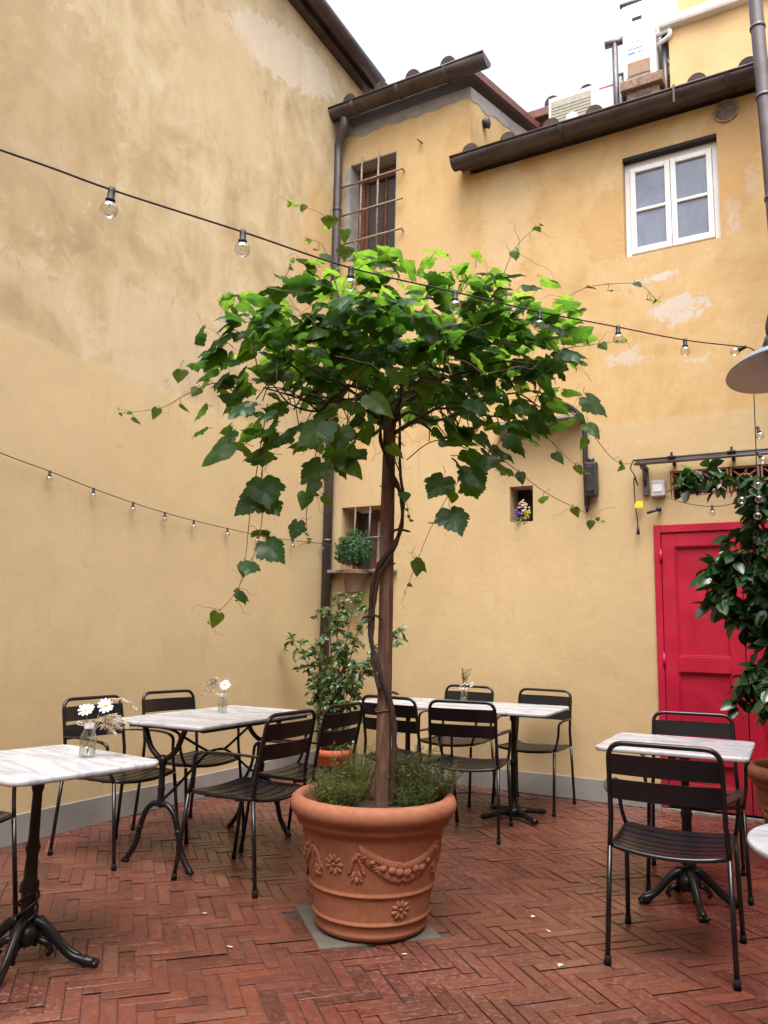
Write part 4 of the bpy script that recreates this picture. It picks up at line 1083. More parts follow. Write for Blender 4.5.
s1 = [(.045, .02, .50), (.050, .03, .64), (.050, .04, .85), (.022, .055, 1.00), (-.030, .050, 1.13), (-.070, .03, 1.28), (-.066, .02, 1.50), (-.030, .045, 1.62), (.030, .052, 1.70), (.066, .02, 1.80), (.068, .01, 1.92), (.034, .050, 2.02), (-.010, .055, 2.12), (-.046, .01, 2.25), (-.03, -.04, 2.42), (.0, -.03, 2.55)]
pth = smooth_path([vp(*p) for p in s1], 5); mb.tube(pth, [.0145-.007*i/len(pth)+.002*math.sin(i*1.3) for i in range(len(pth))], 9)
s2 = [(-.02, .055, 1.02), (-.060, .045, 1.18), (-.058, .045, 1.40), (-.035, .05, 1.55), (.0, .055, 1.62), (.052, .04, 1.74), (.075, .0, 1.9), (.055, -.03, 2.1), (.05, -.02, 2.3), (.04, 0, 2.5)]
pth = smooth_path([vp(*p) for p in s2], 5); mb.tube(pth, [.0095-.003*i/len(pth)+.0012*math.sin(i*1.7) for i in range(len(pth))], 8)
for (u, z) in ((.03, 1.0), (.05, 1.76), (-.05, 1.35)): mb.tube(smooth_path([vp(u*.3, .05, z), vp(u, .065, z+.02), vp(u*2.2, .06, z+.01)], 4), [.006]*8+[.003], 6)
for v in mb.v:
    n_ = noise.noise(v*45)*.0025; v += Vector((n_, n_, 0))
mb.build('trunk', M['bark'], vine)
rr = random.Random(21)
mb = MB()      # woody arms under the crown
for k in range(15):
    th = 2*PI*k/15+rr.uniform(-.2, .2); L_ = rr.uniform(.55, .85); c, s = math.cos(th), math.sin(th)
    z0 = rr.uniform(2.30, 2.52); P = [vp(.02*c, .02*s, z0-.05)]
    for q in range(1, 6): t_ = q/5; P.append(vp(c*L_*t_*1.05+rr.uniform(-.04, .04), s*L_*t_*.75+rr.uniform(-.04, .04), z0+.05*t_+rr.uniform(-.05, .06)))
    pp = smooth_path(P, 4); mb.tube(pp, [.0095-.006*i/len(pp) for i in range(len(pp))], 6)
    for _ in range(6):
        p = rr.choice(pp[4:]); d = Vector((rr.uniform(-1, 1), rr.uniform(-1, 1), rr.uniform(-.7, 1)))*.22
        mb.tube(smooth_path([p, p+d*.5+Vector((0, 0, .03)), p+d], 3), .003, 5)
mb.build('branches', M['bark'], vine)

HALF = [(.05, -.06), (.15, -.17), (.27, -.19), (.34, -.12), (.45, -.08), (.50, .02), (.47, .09), (.58, .16), (.62, .27), (.55, .31), (.57, .40), (.47, .43), (.40, .42), (.43, .53), (.37, .57), (.34, .66), (.25, .68), (.21, .78), (.12, .82), (.08, .91), (0, 1.0)]
HALF2 = [(.05, -.05), (.17, -.13), (.30, -.12), (.41, -.02), (.46, .12), (.44, .26), (.39, .37), (.34, .46), (.30, .56), (.22, .68), (.13, .82), (.06, .92), (0, 1.0)]
def outline(h): return [(0, 0)]+h+[(-x, y) for (x, y) in h[:-1][::-1]]
OUT = [outline(HALF), outline(HALF2)]
def add_leaf(mb, pos, nrm, dirv, size, tone, kind=0, fold=.25, curl=.3, wav=.03, rr=rr):
    nrm = nrm.normalized(); y = (dirv-nrm*dirv.dot(nrm))
    if y.length < 1e-4: y = nrm.orthogonal()
    y.normalize(); x = y.cross(nrm)
    o = OUT[kind]; b0 = len(mb.v); ctr = (0, .32); n = len(o); ph = rr.uniform(0, 6)
    def z(px, py): return -fold*abs(px)**1.25-curl*(py-.2)**2*(.6 if py > .2 else 0)+wav*math.sin(px*9+ph)*math.cos(py*8+ph)
    def put(px, py): mb.v.append(pos+(x*px+y*py+nrm*z(px, py))*size)
    put(*ctr)
    for (px, py) in o: put(ctr[0]+(px-ctr[0])*.55, ctr[1]+(py-ctr[1])*.55)
    for (px, py) in o: put(px, py)
    for i in range(n):
        j = (i+1) % n
        tv = min(1, tone+(.10 if i in (1, 6, 13, 20, n//2, n//2-1, n-7, n-14) else -.03)); mb.face((b0, b0+1+i, b0+1+j), min(1, tone+.03), True); mb.face((b0+1+i, b0+1+n+i, b0+1+n+j, b0+1+j), tv, True)
fol = MB(); pet = fol
def leaf_at(p, rr, size, tone, outdir, droop=.5, kind=None, spread=.5):
    nrm = Vector((outdir.x*droop, outdir.y*droop, 1))+Vector((rr.gauss(0, spread), rr.gauss(0, spread), rr.gauss(0, spread*.4)))
    dv = Vector((outdir.x, outdir.y, -.15-droop*.8))+Vector((rr.gauss(0, .45), rr.gauss(0, .45), rr.gauss(0, .3)))
    if kind is None: kind = 0 if rr.random() < .62 else 1
    add_leaf(fol, p, nrm, dv, size, tone, kind, rr.uniform(.1, .7), rr.uniform(-.1, .75), rr.uniform(.03, .08), rr)
    y = dv.normalized(); q = p-y*size*.12; base = q-y*size*.35+Vector((rr.uniform(-.02, .02), rr.uniform(-.02, .02), -size*.25))
    pet.tube([p, q, base], .0014, 4, caps=False)
def tone_for(rr, young_lit): return min(1, max(0, rr.gauss(.80, .12) if young_lit else rr.gauss(.42, .18)))
cnt = 0
while cnt < 680:
    u, w = rr.uniform(-1, 1), rr.uniform(-1, 1); rho = math.hypot(u, w)
    if rho > 1: continue
    uu = (u*.90+.05); ww = w*.66
    zt = 2.96-.14*rho**2+.07*noise.noise(Vector((uu*3, ww*3, 1))); zb = 2.41+.10*rho+.12*noise.noise(Vector((uu*3, ww*3, 9)))
    t_ = rr.random(); z = zb+(zt-zb)*(t_**.65)
    if noise.noise(Vector((uu*4.5, ww*4.5, z*4.5+3))) < -.20: continue      # gaps
    if rho > .8 and rr.random() < .45: continue
    outd = RV*u+TV*w; outd = outd.normalized() if outd.length > .05 else Vector((1, 0, 0))
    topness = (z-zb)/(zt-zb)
    young_lit = rr.random() < (.55 if topness > .70 else .16)  # more pale leaves near the top: new growth plus painted light from above
    leaf_at(vp(uu, ww, z), rr, rr.uniform(.070, .110) if young_lit else rr.uniform(.080, .130), tone_for(rr, young_lit), outd, .12+.45*rho*(1-topness*.7), spread=.42+.25*(1-topness))
    cnt += 1
# denser skirts that hang below the crown
for (cu, cw, cz, ru, rz, n) in ((-.54, .10, 2.26, .24, .13, 26), (-.30, -.05, 2.34, .20, .08, 12), (.42, .05, 2.26, .26, .16, 34), (.66, -.05, 2.38, .15, .12, 14), (.10, .1, 2.44, .2, .05, 10), (-.80, .1, 2.58, .14, .15, 26), (-.14, .25, 2.17, .10, .10, 4)):
    for _ in range(n):
        p = vp(cu+rr.gauss(0, ru*.55), cw+rr.gauss(0, .16), cz+rr.gauss(0, rz*.55)); outd = (RV*cu+TV*(cw+.2)).normalized()
        young_lit = rr.random() < .22; leaf_at(p, rr, rr.uniform(.08, .135), tone_for(rr, young_lit), outd, .9, spread=.6)
# fresh pale leaves crowning the top, light from above put into their tone
for _ in range(95):
    a = rr.uniform(0, 2*PI); q = math.sqrt(rr.random()); u, w = q*math.cos(a), q*math.sin(a)
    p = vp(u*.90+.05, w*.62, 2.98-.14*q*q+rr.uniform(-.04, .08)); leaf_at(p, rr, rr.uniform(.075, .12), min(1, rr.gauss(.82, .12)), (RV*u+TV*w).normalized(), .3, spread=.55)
def tendril(mb, p, rr, L_=.10):
    d = Vector((rr.uniform(-1, 1), rr.uniform(-1, 1), rr.uniform(-.8, .8))).normalized(); a = d.orthogonal().normalized(); b = d.cross(a); pts = []
    turns = rr.uniform(.8, 2.2); n = 16
    for i in range(n+1):
        t_ = i/n; r_ = .016*t_*max(0, (t_-.35)); th = turns*2*PI*t_; pts.append(p+d*(L_*t_)+a*(r_*math.cos(th)*2.2)+b*(r_*math.sin(th)*2.2)-Vector((0, 0, .03*t_*t_)))
    mb.tube(pts, [.0012-.0006*i/n for i in range(n+1)], 4, caps=False)
shoots = [
 ('hang', [(-2.33, 2.97, 2.35), (-2.372, 2.921, 2.046), (-2.35, 2.91, 1.802), (-2.383, 2.891, 1.613), (-2.456, 2.849, 1.439), (-2.547, 2.796, 1.322)], 1),
 ('hang', [(-2.42, 3.0, 2.4), (-2.454, 2.989, 2.107), (-2.478, 2.975, 1.843), (-2.489, 2.968, 1.623), (-2.519, 2.951, 1.43)], 0),
 ('left', [(-2.433, 2.77, 2.398), (-2.517, 2.721, 2.44), (-2.636, 2.652, 2.378), (-2.734, 2.595, 2.312), (-2.895, 2.502, 2.284)], 0),
 ('up', [(-1.83, 3.12, 2.8), (-1.83, 3.12, 2.924), (-1.906, 3.052, 3.076), (-1.993, 3.002, 3.208), (-2.101, 2.939, 3.304), (-2.229, 2.865, 3.358)], 1),
 ('up', [(-1.96, 2.928, 2.824), (-1.997, 2.907, 2.972), (-2.041, 2.881, 3.096), (-2.108, 2.843, 3.13)], 0),
 ('up', [(-1.45, 3.57, 2.9), (-1.425, 3.586, 3.055), (-1.38, 3.611, 3.203), (-1.336, 3.637, 3.291), (-1.246, 3.689, 3.393)], 0),
 ('rail', [(-1.21, 3.71, 2.48), (-1.117, 3.995, 2.385), (-1.20, 5.0, 2.40), (-1.36, 6.45, 2.70)], 0),
 ('low', [(-1.50, 3.40, 2.35), (-1.48, 3.438, 2.216), (-1.347, 3.515, 2.097), (-1.203, 3.599, 1.969), (-1.06, 3.682, 1.886), (-0.958, 3.74, 1.831)], 0),
 ('low', [(-1.34, 3.635, 2.377), (-1.234, 3.696, 2.273), (-1.129, 3.757, 2.15), (-1.045, 3.806, 2.078)], 0),
 ('down', [(-1.40, 3.47, 2.35), (-1.388, 3.491, 2.219), (-1.512, 3.419, 2.068), (-1.586, 3.376, 1.969), (-1.675, 3.325, 1.775), (-1.772, 3.268, 1.481)], 1),
 ('right', [(-1.25, 3.69, 2.8), (-1.184, 3.725, 2.927), (-1.072, 3.79, 3.037), (-0.939, 3.867, 3.073), (-0.807, 3.944, 3.071), (-0.73, 3.988, 2.982)], 0),
 ('right', [(-1.2, 3.6, 2.62), (-1.133, 3.639, 2.678), (-1.006, 3.713, 2.707), (-0.857, 3.799, 2.736)], 0),
 ('left', [(-2.36, 2.85, 2.5), (-2.382, 2.799, 2.657), (-2.446, 2.762, 2.705), (-2.478, 2.744, 2.765), (-2.431, 2.771, 2.831)], 0),
 ('up', [(-2.345, 2.936, 2.6), (-2.345, 2.936, 2.775), (-2.318, 2.952, 2.984), (-2.284, 2.972, 3.106)], 0),
 ('post', [(-1.85, 3.25, 2.4), (-1.838, 3.23, 2.257), (-1.793, 3.257, 2.012), (-1.757, 3.277, 1.821)], 0),
 ('front', [(-1.86, 2.95, 2.5), (-1.87, 2.93, 2.30), (-1.95, 2.92, 2.12), (-2.03, 2.95, 1.98), (-2.13, 3.0, 1.92)], 0),
 ('drop', [(-2.13, 3.06, 2.3), (-2.16, 3.04, 2.05), (-2.18, 3.03, 1.85), (-2.16, 3.02, 1.70)], 0),
]
for (nm, pts, dense) in shoots:
    lp = [Vector(p)-PC for p in pts]; path = smooth_path(lp, 8); mb = MB(); n = len(path)
    mb.tube(path, [.0032-.0022*i/n for i in range(n)], 5)
    step = 6 if nm != 'rail' else 5
    for i in range(step, n-1, step):
        p = path[i]; t_ = i/n; side = 1 if (i//step) % 2 else -1
        tg = (path[i+1]-path[i-1]).normalized(); sd_ = tg.cross(Vector((0, 0, 1))); sd_ = sd_.normalized()*side if sd_.length > .1 else RV*side
        e = p+sd_*.045+Vector((0, 0, -.015)); mb.tube([p, p+sd_*.02+Vector((0, 0, .008)), e], .0013, 4, caps=False)
        size = (.125-.06*t_)*rr.uniform(.85, 1.15)
        if nm in ('rail', 'low', 'right', 'left') or (nm == 'up'): size *= .68
        young_lit = nm in ('up', 'right', 'left') or t_ > .75 or rr.random() < .3
        nr = Vector((0, 0, .7))+TV*.9+sd_*.5+Vector((rr.gauss(0, .4), rr.gauss(0, .4), rr.gauss(0, .3))); dv = sd_*.7+Vector((0, 0, -.9))+tg*.4
        add_leaf(fol, e, nr, dv, size, tone_for(rr, young_lit) if not young_lit else rr.uniform(.7, 1), 0 if size > .09 else 1, .3, .3, .03, rr)
        if rr.random() < .8: tendril(mb, p, rr, rr.uniform(.06, .14))
    tendril(mb, path[-1], rr, .08)
    for k in range(3):
        p = path[-1-k]; add_leaf(fol, p, Vector((rr.gauss(0, .6), rr.gauss(0, .6), .7)), Vector((rr.gauss(0, 1), rr.gauss(0, 1), -.3)), rr.uniform(.018, .032), .9, 1, rr=rr)
    mb.build('shoot', M['twig'], vine)
# big leaves at the photographed spots
for (p, s_, tn, kn, fx) in [((-2.057, 2.964, 3.258), .10, .97, 1, 0), ((-1.99, 3.004, 3.10), .10, .95, 1, 0), ((-1.835, 3.001, 3.05), .10, .95, 1, .3), ((-1.761, 3.044, 3.045), .12, .93, 1, -.2),
        ((-2.66, 2.638, 2.47), .085, .95, 1, 0), ((-2.343, 2.938, 1.67), .14, .30, 0, .9), ((-2.366, 2.924, 1.97), .17, .40, 0, .2), ((-2.40, 2.924, 1.90), .15, .25, 0, -.8), ((-1.70, 2.80, 2.26), .145, .72, 1, .9), ((-1.95, 2.82, 2.18), .17, .60, 0, -.9),
        ((-1.593, 3.372, 1.84), .15, .25, 0, .3), ((-1.623, 3.355, 2.0), .14, .3, 0, -.5), ((-1.512, 3.419, 2.05), .14, .3, 0, .4), ((-1.733, 3.291, 1.60), .08, .7, 1, 1), ((-1.03, 3.734, 2.42), .14, .45, 0, 1),
        ((-2.40, 2.702, 2.10), .16, .42, 1, -1), ((-2.131, 3.06, 2.06), .15, .5, 0, -.6), ((-1.95, 2.95, 2.1), .15, .75, 0, .2), ((-1.90, 2.93, 2.02), .12, .7, 1, .7), ((-1.80, 3.15, 2.13), .09, .9, 1, 1), ((-1.10, 4.0, 2.36), .11, .6, 1, .4)]:
    pv = Vector(p)-PC; add_leaf(fol, pv+Vector((0, 0, .03)), TV*1.0+Vector((0, 0, .55))+RV*fx*.4, Vector((0, 0, -1))+RV*fx, s_, tn, kn, .25, .2, .04, rr)
    pet.tube([pv+Vector((0, 0, .03)), pv+Vector((0, 0, .06))-RV*fx*.02, pv+Vector((0, 0, .10))-TV*.05], .0014, 4)
fol.build('foliage', M['vine_leaf'], vine)
mb = MB()
for _ in range(110):
    a = rr.uniform(0, 2*PI); q = math.sqrt(rr.random()); p = vp(q*math.cos(a)*.95+.05, q*math.sin(a)*.65, 2.5+rr.uniform(-.2, .5)); tendril(mb, p, rr, rr.uniform(.12, .30))
tag(mb.build('tendrils', M['twig'], vine), kind='stuff')

# ------------------------------------------------------------------ herbs round the foot of the stake
def herb(u, w, rad, h, tone, n, label):
    root = empty('herb_plant', PC+RV*u+TV*w+Vector((0, 0, .49)), 0, label, 'herb'); mb = MB(); mb2 = MB(); r3 = random.Random(int((u+2)*1000+w*77))
    for _ in range(n):
        a = r3.uniform(0, 2*PI); q = math.sqrt(r3.random())*rad*.6; b = Vector((q*math.cos(a), q*math.sin(a), 0)); hh = h*r3.uniform(.7, 1.5)
        lean = Vector((math.cos(a), math.sin(a), 0))*r3.uniform(0, .6)*hh+Vector((r3.gauss(0, .01), r3.gauss(0, .01), 0)); pts = smooth_path([b, b+lean*.35+Vector((0, 0, hh*.5)), b+lean+Vector((0, 0, hh*.9))], 4)
        mb.tube(pts, [.0012]*(len(pts)-1)+[.0006], 3, caps=False); tn = min(1, max(0, r3.gauss(tone, .15)))
        for p in pts[2:]:
            for _k in range(5):
                d = Vector((r3.uniform(-1, 1), r3.uniform(-1, 1), r3.uniform(.1, 1.2))).normalized()*r3.uniform(.010, .024); s = d.cross(Vector((r3.random(), r3.random(), .2))).normalized()*.0022; k = len(mb2.v)
                mb2.v += [p, p+d*.5+s, p+d, p+d*.5-s]; mb2.face((k, k+1, k+2, k+3), tn)
    mb.build('stems', M['twig'], root); mb2.build('leaves', M['herb_leaf'], root)
herb(-.20, .05, .14, .10, .62, 150, 'low spreading yellow green herb at the left of the stake in the big pot')
herb(-.22, -.12, .12, .11, .7, 110, 'short pale green herb at the back left of the big pot')
herb(-.11, -.10, .09, .19, .85, 90, 'taller light green herb close behind the left side of the stake')
herb(.10, -.06, .10, .20, .35, 110, 'taller dark green herb just right of the stake in the big pot')
herb(.22, .02, .13, .155, .22, 190, 'dense dark green needle leaved herb at the right rim of the big pot')
herb(.14, .13, .08, .10, .30, 80, 'small dark herb near the front right inside the big pot')
# fibrous mulch at the foot
mb = MB(); r3 = random.Random(4)
for _ in range(160):
    a = r3.uniform(0, 2*PI); q = r3.uniform(.045, .085); p = Vector((q*math.cos(a), q*math.sin(a), r3.uniform(-.005, .03))); d = Vector((-math.sin(a)+r3.gauss(0, .4), math.cos(a)+r3.gauss(0, .4), r3.uniform(-.4, .4)))*r3.uniform(.01, .025); mb.tube([p, p+d], .0006, 3)
o = mb.build('root_fibres', M['fibre']); o.location = PC+Vector((0, 0, .503)); tag(o, 'loose dry root fibres at the foot of the wooden stake', 'mulch', kind='stuff')

# ------------------------------------------------------------------ generic leafy shrub
SOUT = [(0, 0), (.10, .08), (.19, .24), (.23, .44), (.20, .64), (.12, .84), (.0, 1.0), (-.12, .84), (-.20, .64), (-.23, .44), (-.19, .24), (-.10, .08)]
def sleaf(mb, pos, nrm, dirv, size, tone, wide=1.0, fold=.4, curl=.4):
    nrm = nrm.normalized(); y = dirv-nrm*dirv.dot(nrm)
    if y.length < 1e-4: y = nrm.orthogonal()
    y.normalize(); x = y.cross(nrm); b0 = len(mb.v)
    for k in (0, .33, .66, 1.0): mb.v.append(pos+(y*k-nrm*curl*k*k*.5)*size)
    side = {}
    for sg in (1, -1):
        for (px, py) in ((.17, .2), (.235, .45), (.17, .75)):
            mb.v.append(pos+(x*px*sg*wide+y*py+nrm*(fold*px-curl*py*py*.5))*size)
    R_, L_ = b0+4, b0+7
    for (q, fl) in ((R_, 0), (L_, 1)):
        fs = [(b0, q, b0+1), (q, q+1, b0+2, b0+1), (q+1, q+2, b0+3, b0+2)]
        for f_ in fs: mb.face(f_ if not fl else f_[::-1], tone, True)
def branchy(root, branches, leafmat, barkmat, size, step, tone, r3, wide=1.0, droop=.6, twig=.16, r0=.008, jitter=.5, ntw=3):
    mb = MB(); lf = MB()
    for (pts, rad) in branches:
        path = smooth_path(pts, 8); n = len(path); mb.tube(path, [rad*(1-.75*i/n) for i in range(n)], 7)
        i = 3
        while i < n:
            for _ in range(ntw):
                p = path[i]; d = Vector((r3.uniform(-1, 1), r3.uniform(-1, 1), r3.uniform(-.5, .9))).normalized()*twig*r3.uniform(.5, 1.2); q = smooth_path([p, p+d*.5+Vector((0, 0, .02)), p+d-Vector((0, 0, droop*.06))], 4)
                mb.tube(q, [.0030]*(len(q)-1)+[.0015], 4, caps=False)
                for c in q[2:]:
                    for _k in range(2):
                        dv = Vector((r3.gauss(0, 1), r3.gauss(0, 1), r3.gauss(-droop, .4)))+d.normalized()*.8; nr = Vector((r3.gauss(0, jitter), r3.gauss(0, jitter), 1)); sleaf(lf, c, nr, dv, size*r3.uniform(.6, 1.15), min(1, max(0, r3.gauss(tone, .2))), wide)
            i += step
    mb.build('stems', barkmat, root); lf.build('foliage', leafmat, root)
# shrub in the corner
CP = Vector((-3.90, 5.95, 0))
root = empty('potted_shrub', CP, 0, 'slim leafy shrub with fine green leaves in the corner by the downpipe', 'shrub'); r3 = random.Random(31)
br = []
for (dx, dy, z, b) in ((0, 0, 1.62, .0), (.14, .05, 1.55, .05), (-.12, .0, 1.50, -.03), (.30, .0, 1.50, .1), (-.42, -.08, 1.20, -.1), (.62, -.05, 1.33, .2), (-.30, .05, .88, -.1), (.38, 0, 1.05, .1), (.12, -.1, 1.2, 0), (-.15, -.12, 1.15, 0), (.22, -.1, .85, .05), (-.08, .1, .95, 0)):
    br.append(([Vector((b*.2, 0, .24)), Vector((dx*.25+b*.2, dy*.3, .24+(z-.24)*.45)), Vector((dx*.6, dy*.6, .24+(z-.24)*.78)), Vector((dx, dy, z))], .009))
branchy(root, br, M['shrub_leaf'], M['twig'], .058, 3, .6, r3, 1.25, .8, .13, jitter=.9, ntw=2)
def plain_pot(loc, r, h, mat, label, name='plant_pot'):
    root = empty(name, loc, 0, label, 'pot'); mb = MB(); mb.lathe([(0, .005), (r*.68, .005), (r*.70, .012), (r*.92, h*.80), (r*.96, h*.81), (r, h*.83), (r, h*.99), (r*.97, h), (r*.92, h), (r*.90, h*.85), (r*.85, h*.80)], 0, 0, 36); mb.build('body', M[mat], root)
    mb = MB(); mb.lathe([(0, h*.90), (r*.5, h*.91), (r*.92, h*.88)], 0, 0, 20); mb.build('soil', M['soil'], root, True); return root
plain_pot(CP, .165, .30, 'pot_red', 'smooth orange red plant pot in the far corner behind the chairs')
# hanging pot with dwarf conifer by the low window
HP = Vector((-4.04, 6.43, 1.665))
root = plain_pot(HP, .118, .225, 'terra_old', 'old dark stained clay pot hanging at the ledge of the low barred window')
mb = MB(); mb.tube([(.139*math.cos(k*PI/12), .139*math.sin(k*PI/12), .19) for k in range(25)], .004, 6, caps=False)
for sx in (-.07, .07): mb.tube([(sx, .11, .19), (sx, .18, .19)], .005, 6)
mb.build('hanging_ring', M['rust'], root)
root = empty('dwarf_conifer', HP+Vector((0, 0, .2)), 0, 'bushy rounded dwarf conifer in the hanging pot at the low window', 'shrub'); r3 = random.Random(8); mb = MB(); mb2 = MB()
for _ in range(420):
    a = r3.uniform(0, 2*PI); ph = math.acos(r3.uniform(-.35, 1)); rad = .205*r3.uniform(.80, 1.05)*(1+.25*noise.noise(Vector((math.cos(a)*math.sin(ph)*2.2, math.sin(a)*2, math.cos(ph)*2.2)))); d = Vector((math.sin(ph)*math.cos(a)*.95, math.sin(ph)*math.sin(a)*.75, math.cos(ph)*1.05)); e = d*rad+Vector((0, -.02, .19)); s0 = e*.35+Vector((0, 0, .02)); mb.tube([s0, e], [.002, .0008], 3, caps=False); tn = r3.random()
    for k in range(12):
        p = s0.lerp(e, .45+.55*k/11); n_ = Vector((r3.gauss(0, 1), r3.gauss(0, 1), r3.gauss(.4, 1))).normalized()*.030; s = n_.cross(d).normalized()*.006; q = len(mb2.v); mb2.v += [p, p+n_*.5+s, p+n_, p+n_*.5-s]; mb2.face((q, q+1, q+2, q+3), tn)
mb.build('stems', M['twig'], root); mb2.build('foliage', M['conifer_leaf'], root)
# large dark shrub at the right
root = empty('camellia_shrub', RP, 0, 'large glossy dark leaved shrub in the pot in front of the red door', 'shrub'); r3 = random.Random(77)
def rel(x, y, z): return Vector((x, y, z))-RP
br = [([rel(-.25, 5.42, .5), rel(-.24, 5.40, 1.0), rel(-.22, 5.38, 1.6), rel(-.15, 5.35, 2.2)], .020),
      ([rel(-.24, 5.40, .9), rel(-.35, 5.32, 1.25), rel(-.50, 5.28, 1.50), rel(-.66, 5.25, 1.62)], .012),
      ([rel(-.24, 5.40, 1.2), rel(-.38, 5.34, 1.5), rel(-.52, 5.30, 1.72), rel(-.68, 5.30, 1.74)], .010),
      ([rel(-.24, 5.40, 1.4), rel(-.34, 5.30, 1.75), rel(-.42, 5.28, 2.05), rel(-.56, 5.28, 2.28), rel(-.72, 5.28, 2.34), rel(-.86, 5.28, 2.30)], .009),
      ([rel(-.24, 5.40, .8), rel(-.34, 5.30, 1.0), rel(-.46, 5.26, 1.10), rel(-.55, 5.24, 1.0)], .010),
      ([rel(-.24, 5.40, 1.0), rel(-.30, 5.25, 1.3), rel(-.38, 5.18, 1.6), rel(-.36, 5.15, 1.9)], .010),
      ([rel(-.24, 5.40, 1.3), rel(-.1, 5.25, 1.6), rel(.05, 5.2, 1.9), rel(.12, 5.2, 2.1)], .010),
      ([rel(-.24, 5.40, 1.0), rel(-.05, 5.30, 1.2), rel(.10, 5.25, 1.4), rel(.2, 5.2, 1.5)], .010),
      ([rel(-.24, 5.40, .75), rel(-.25, 5.20, .95), rel(-.32, 5.1, 1.05), rel(-.36, 5.05, .95)], .009),
      ([rel(-.24, 5.40, 1.5), rel(-.28, 5.3, 1.85), rel(-.34, 5.25, 2.1), rel(-.38, 5.2, 2.25)], .009),
      ([rel(-.24, 5.40, 1.1), rel(-.40, 5.45, 1.4), rel(-.50, 5.5, 1.7), rel(-.52, 5.5, 1.95)], .009)]
branchy(root, br[3:4], M['dark_leaf'], M['bark'], .12, 4, .45, r3, 1.25, 1.6, .07, jitter=1.0, ntw=1)
branchy(root, br[:3]+br[4:], M['dark_leaf'], M['bark'], .115, 4, .40, r3, 1.25, 1.3, .12, jitter=1.0, ntw=3)
# purple and pale flowers in the little opening
NP = Vector((-2.43, YB+.05, 2.30))
root = empty('flower_posy', NP, 0, 'little posy of purple and cream flowers in the small dark wall opening', 'flowers'); r3 = random.Random(12)
for (mt, nm, cx, cz, n, rr_) in (('purple', 'purple_flowers', -.035, .075, 26, .032), ('straw', 'pale_flowers', .02, .13, 34, .04), ('yellow', 'cream_flowers', .055, .06, 26, .028), ('stalk', 'leaves', .0, -.0, 20, .045)):
    mb = MB()
    for _ in range(n): p = Vector((cx+r3.gauss(0, rr_*.6), -.05+r3.gauss(0, .02), cz+r3.gauss(0, rr_*.6))); mb.sphere(p, r3.uniform(.006, .012), 6, 4, (1, .7, 1))
    mb.build(nm, M[mt], root)
mb = MB(); mb.lathe([(0, .002), (.035, .002), (.042, .05), (.040, .05), (.034, .008)], 0, .03, 14); mb.build('cup', M['terra_old'], root)

# ------------------------------------------------------------------ string lights
def string_light(label, path, bulbs, rb, rc=.0045, group=None, tilt=None, name='string_light'):
    root = empty(name, path[0], 0, label, 'string lights', group); O = Vector(path[0])
    P = [Vector(p)-O for p in path]; mb = MB(); sp = smooth_path(P, 8); mb.tube(sp, rc, 6); mb.build('cord', M['cord'], root)
    for k, b in enumerate(bulbs):
        p = Vector(b)-O; d = Vector((0, 0, -1)) if tilt is None or tilt[k] is None else Vector(tilt[k]).normalized(); q = (-d).to_track_quat('Z', 'Y').to_matrix().to_4x4(); Mx = Matrix.Translation(p) @ q
        mb = MB(); mb.lathe([(0, .006), (rb*.36, .006), (rb*.42, -.004), (rb*.42, -rb*1.0), (rb*.56, -rb*1.15), (rb*.56, -rb*1.45), (rb*.3, -rb*1.45), (0, -rb*1.45)], seg=14, M=Mx); so_ = mb.build('socket', M['cord'], root)
        mb = MB(); pr = []
        for i in range(13): th = PI*(.10+.90*i/12); pr.append((max(.0001, rb*math.sin(th)), -rb*2.35+rb*math.cos(th)))
        pr = [(rb*.34, -rb*1.40)]+pr; mb.lathe(pr, seg=18, M=Mx); bo = mb.build('bulb', M['bulb'], root)
        mb = MB(); mb.tube([Mx @ Vector((0, 0, -rb*1.4)), Mx @ Vector((0, 0, -rb*1.9))], rb*.10, 6); mb.tube([Mx @ Vector((rb*.25*math.sin(t_), rb*.2*math.cos(t_), -rb*1.9-rb*.08*t_)) for t_ in range(8)], rb*.03, 4); mb.build('filament', M['filament'], bo)
    return root
up = [(-2.25, .2, 2.50), (-1.866, 1.151, 2.527), (-1.769, 1.439, 2.538), (-1.604, 1.825, 2.55), (-1.464, 2.252, 2.580), (-1.266, 2.708, 2.631), (-1.087, 3.209, 2.702), (-.861, 3.68, 2.761), (-.633, 4.153, 2.819), (-.393, 4.628, 2.901), (-.15, 5.05, 2.97), (1.24, 6.0, 3.4)]
string_light('upper black cord of clear globe bulbs crossing in front of the vine', up, up[2:10], .0255, .0032, tilt=[(-.1, 0, -1), None, (-.1, .1, -1), None, (-.1, 0, -1), (0, 0, -1), None, (-.9, -.3, -.45)])
lw = [(x_+.055-(y_-3)*.0349, y_, z_) if x_ < -4.3 else (x_, y_, z_) for (x_, y_, z_) in [(-4.38, 2.0, 2.42), (-4.38, 2.902, 2.302), (-4.38, 3.221, 2.264), (-4.38, 3.581, 2.214), (-4.38, 3.943, 2.175), (-4.38, 4.266, 2.150), (-4.38, 4.587, 2.135), (-4.38, 4.999, 2.125), (-4.38, 5.41, 2.12), (-4.38, 5.65, 2.122), (-4.38, 5.95, 2.135), (-4.37, 6.45, 2.16), (-4.1, 6.55, 2.12), (-3.82, 6.57, 2.20)]]
string_light('lower thin cord of small clear bulbs along the left wall', lw, lw[2:12]+[(-4.05, 6.55, 2.12)], .021, .003)
vc = [(-.34, 4.72, 2.91), (-.36, 4.66, 2.7), (-.365, 4.64, 2.36), (-.37, 4.64, 2.1), (-.375, 4.63, 1.96)]
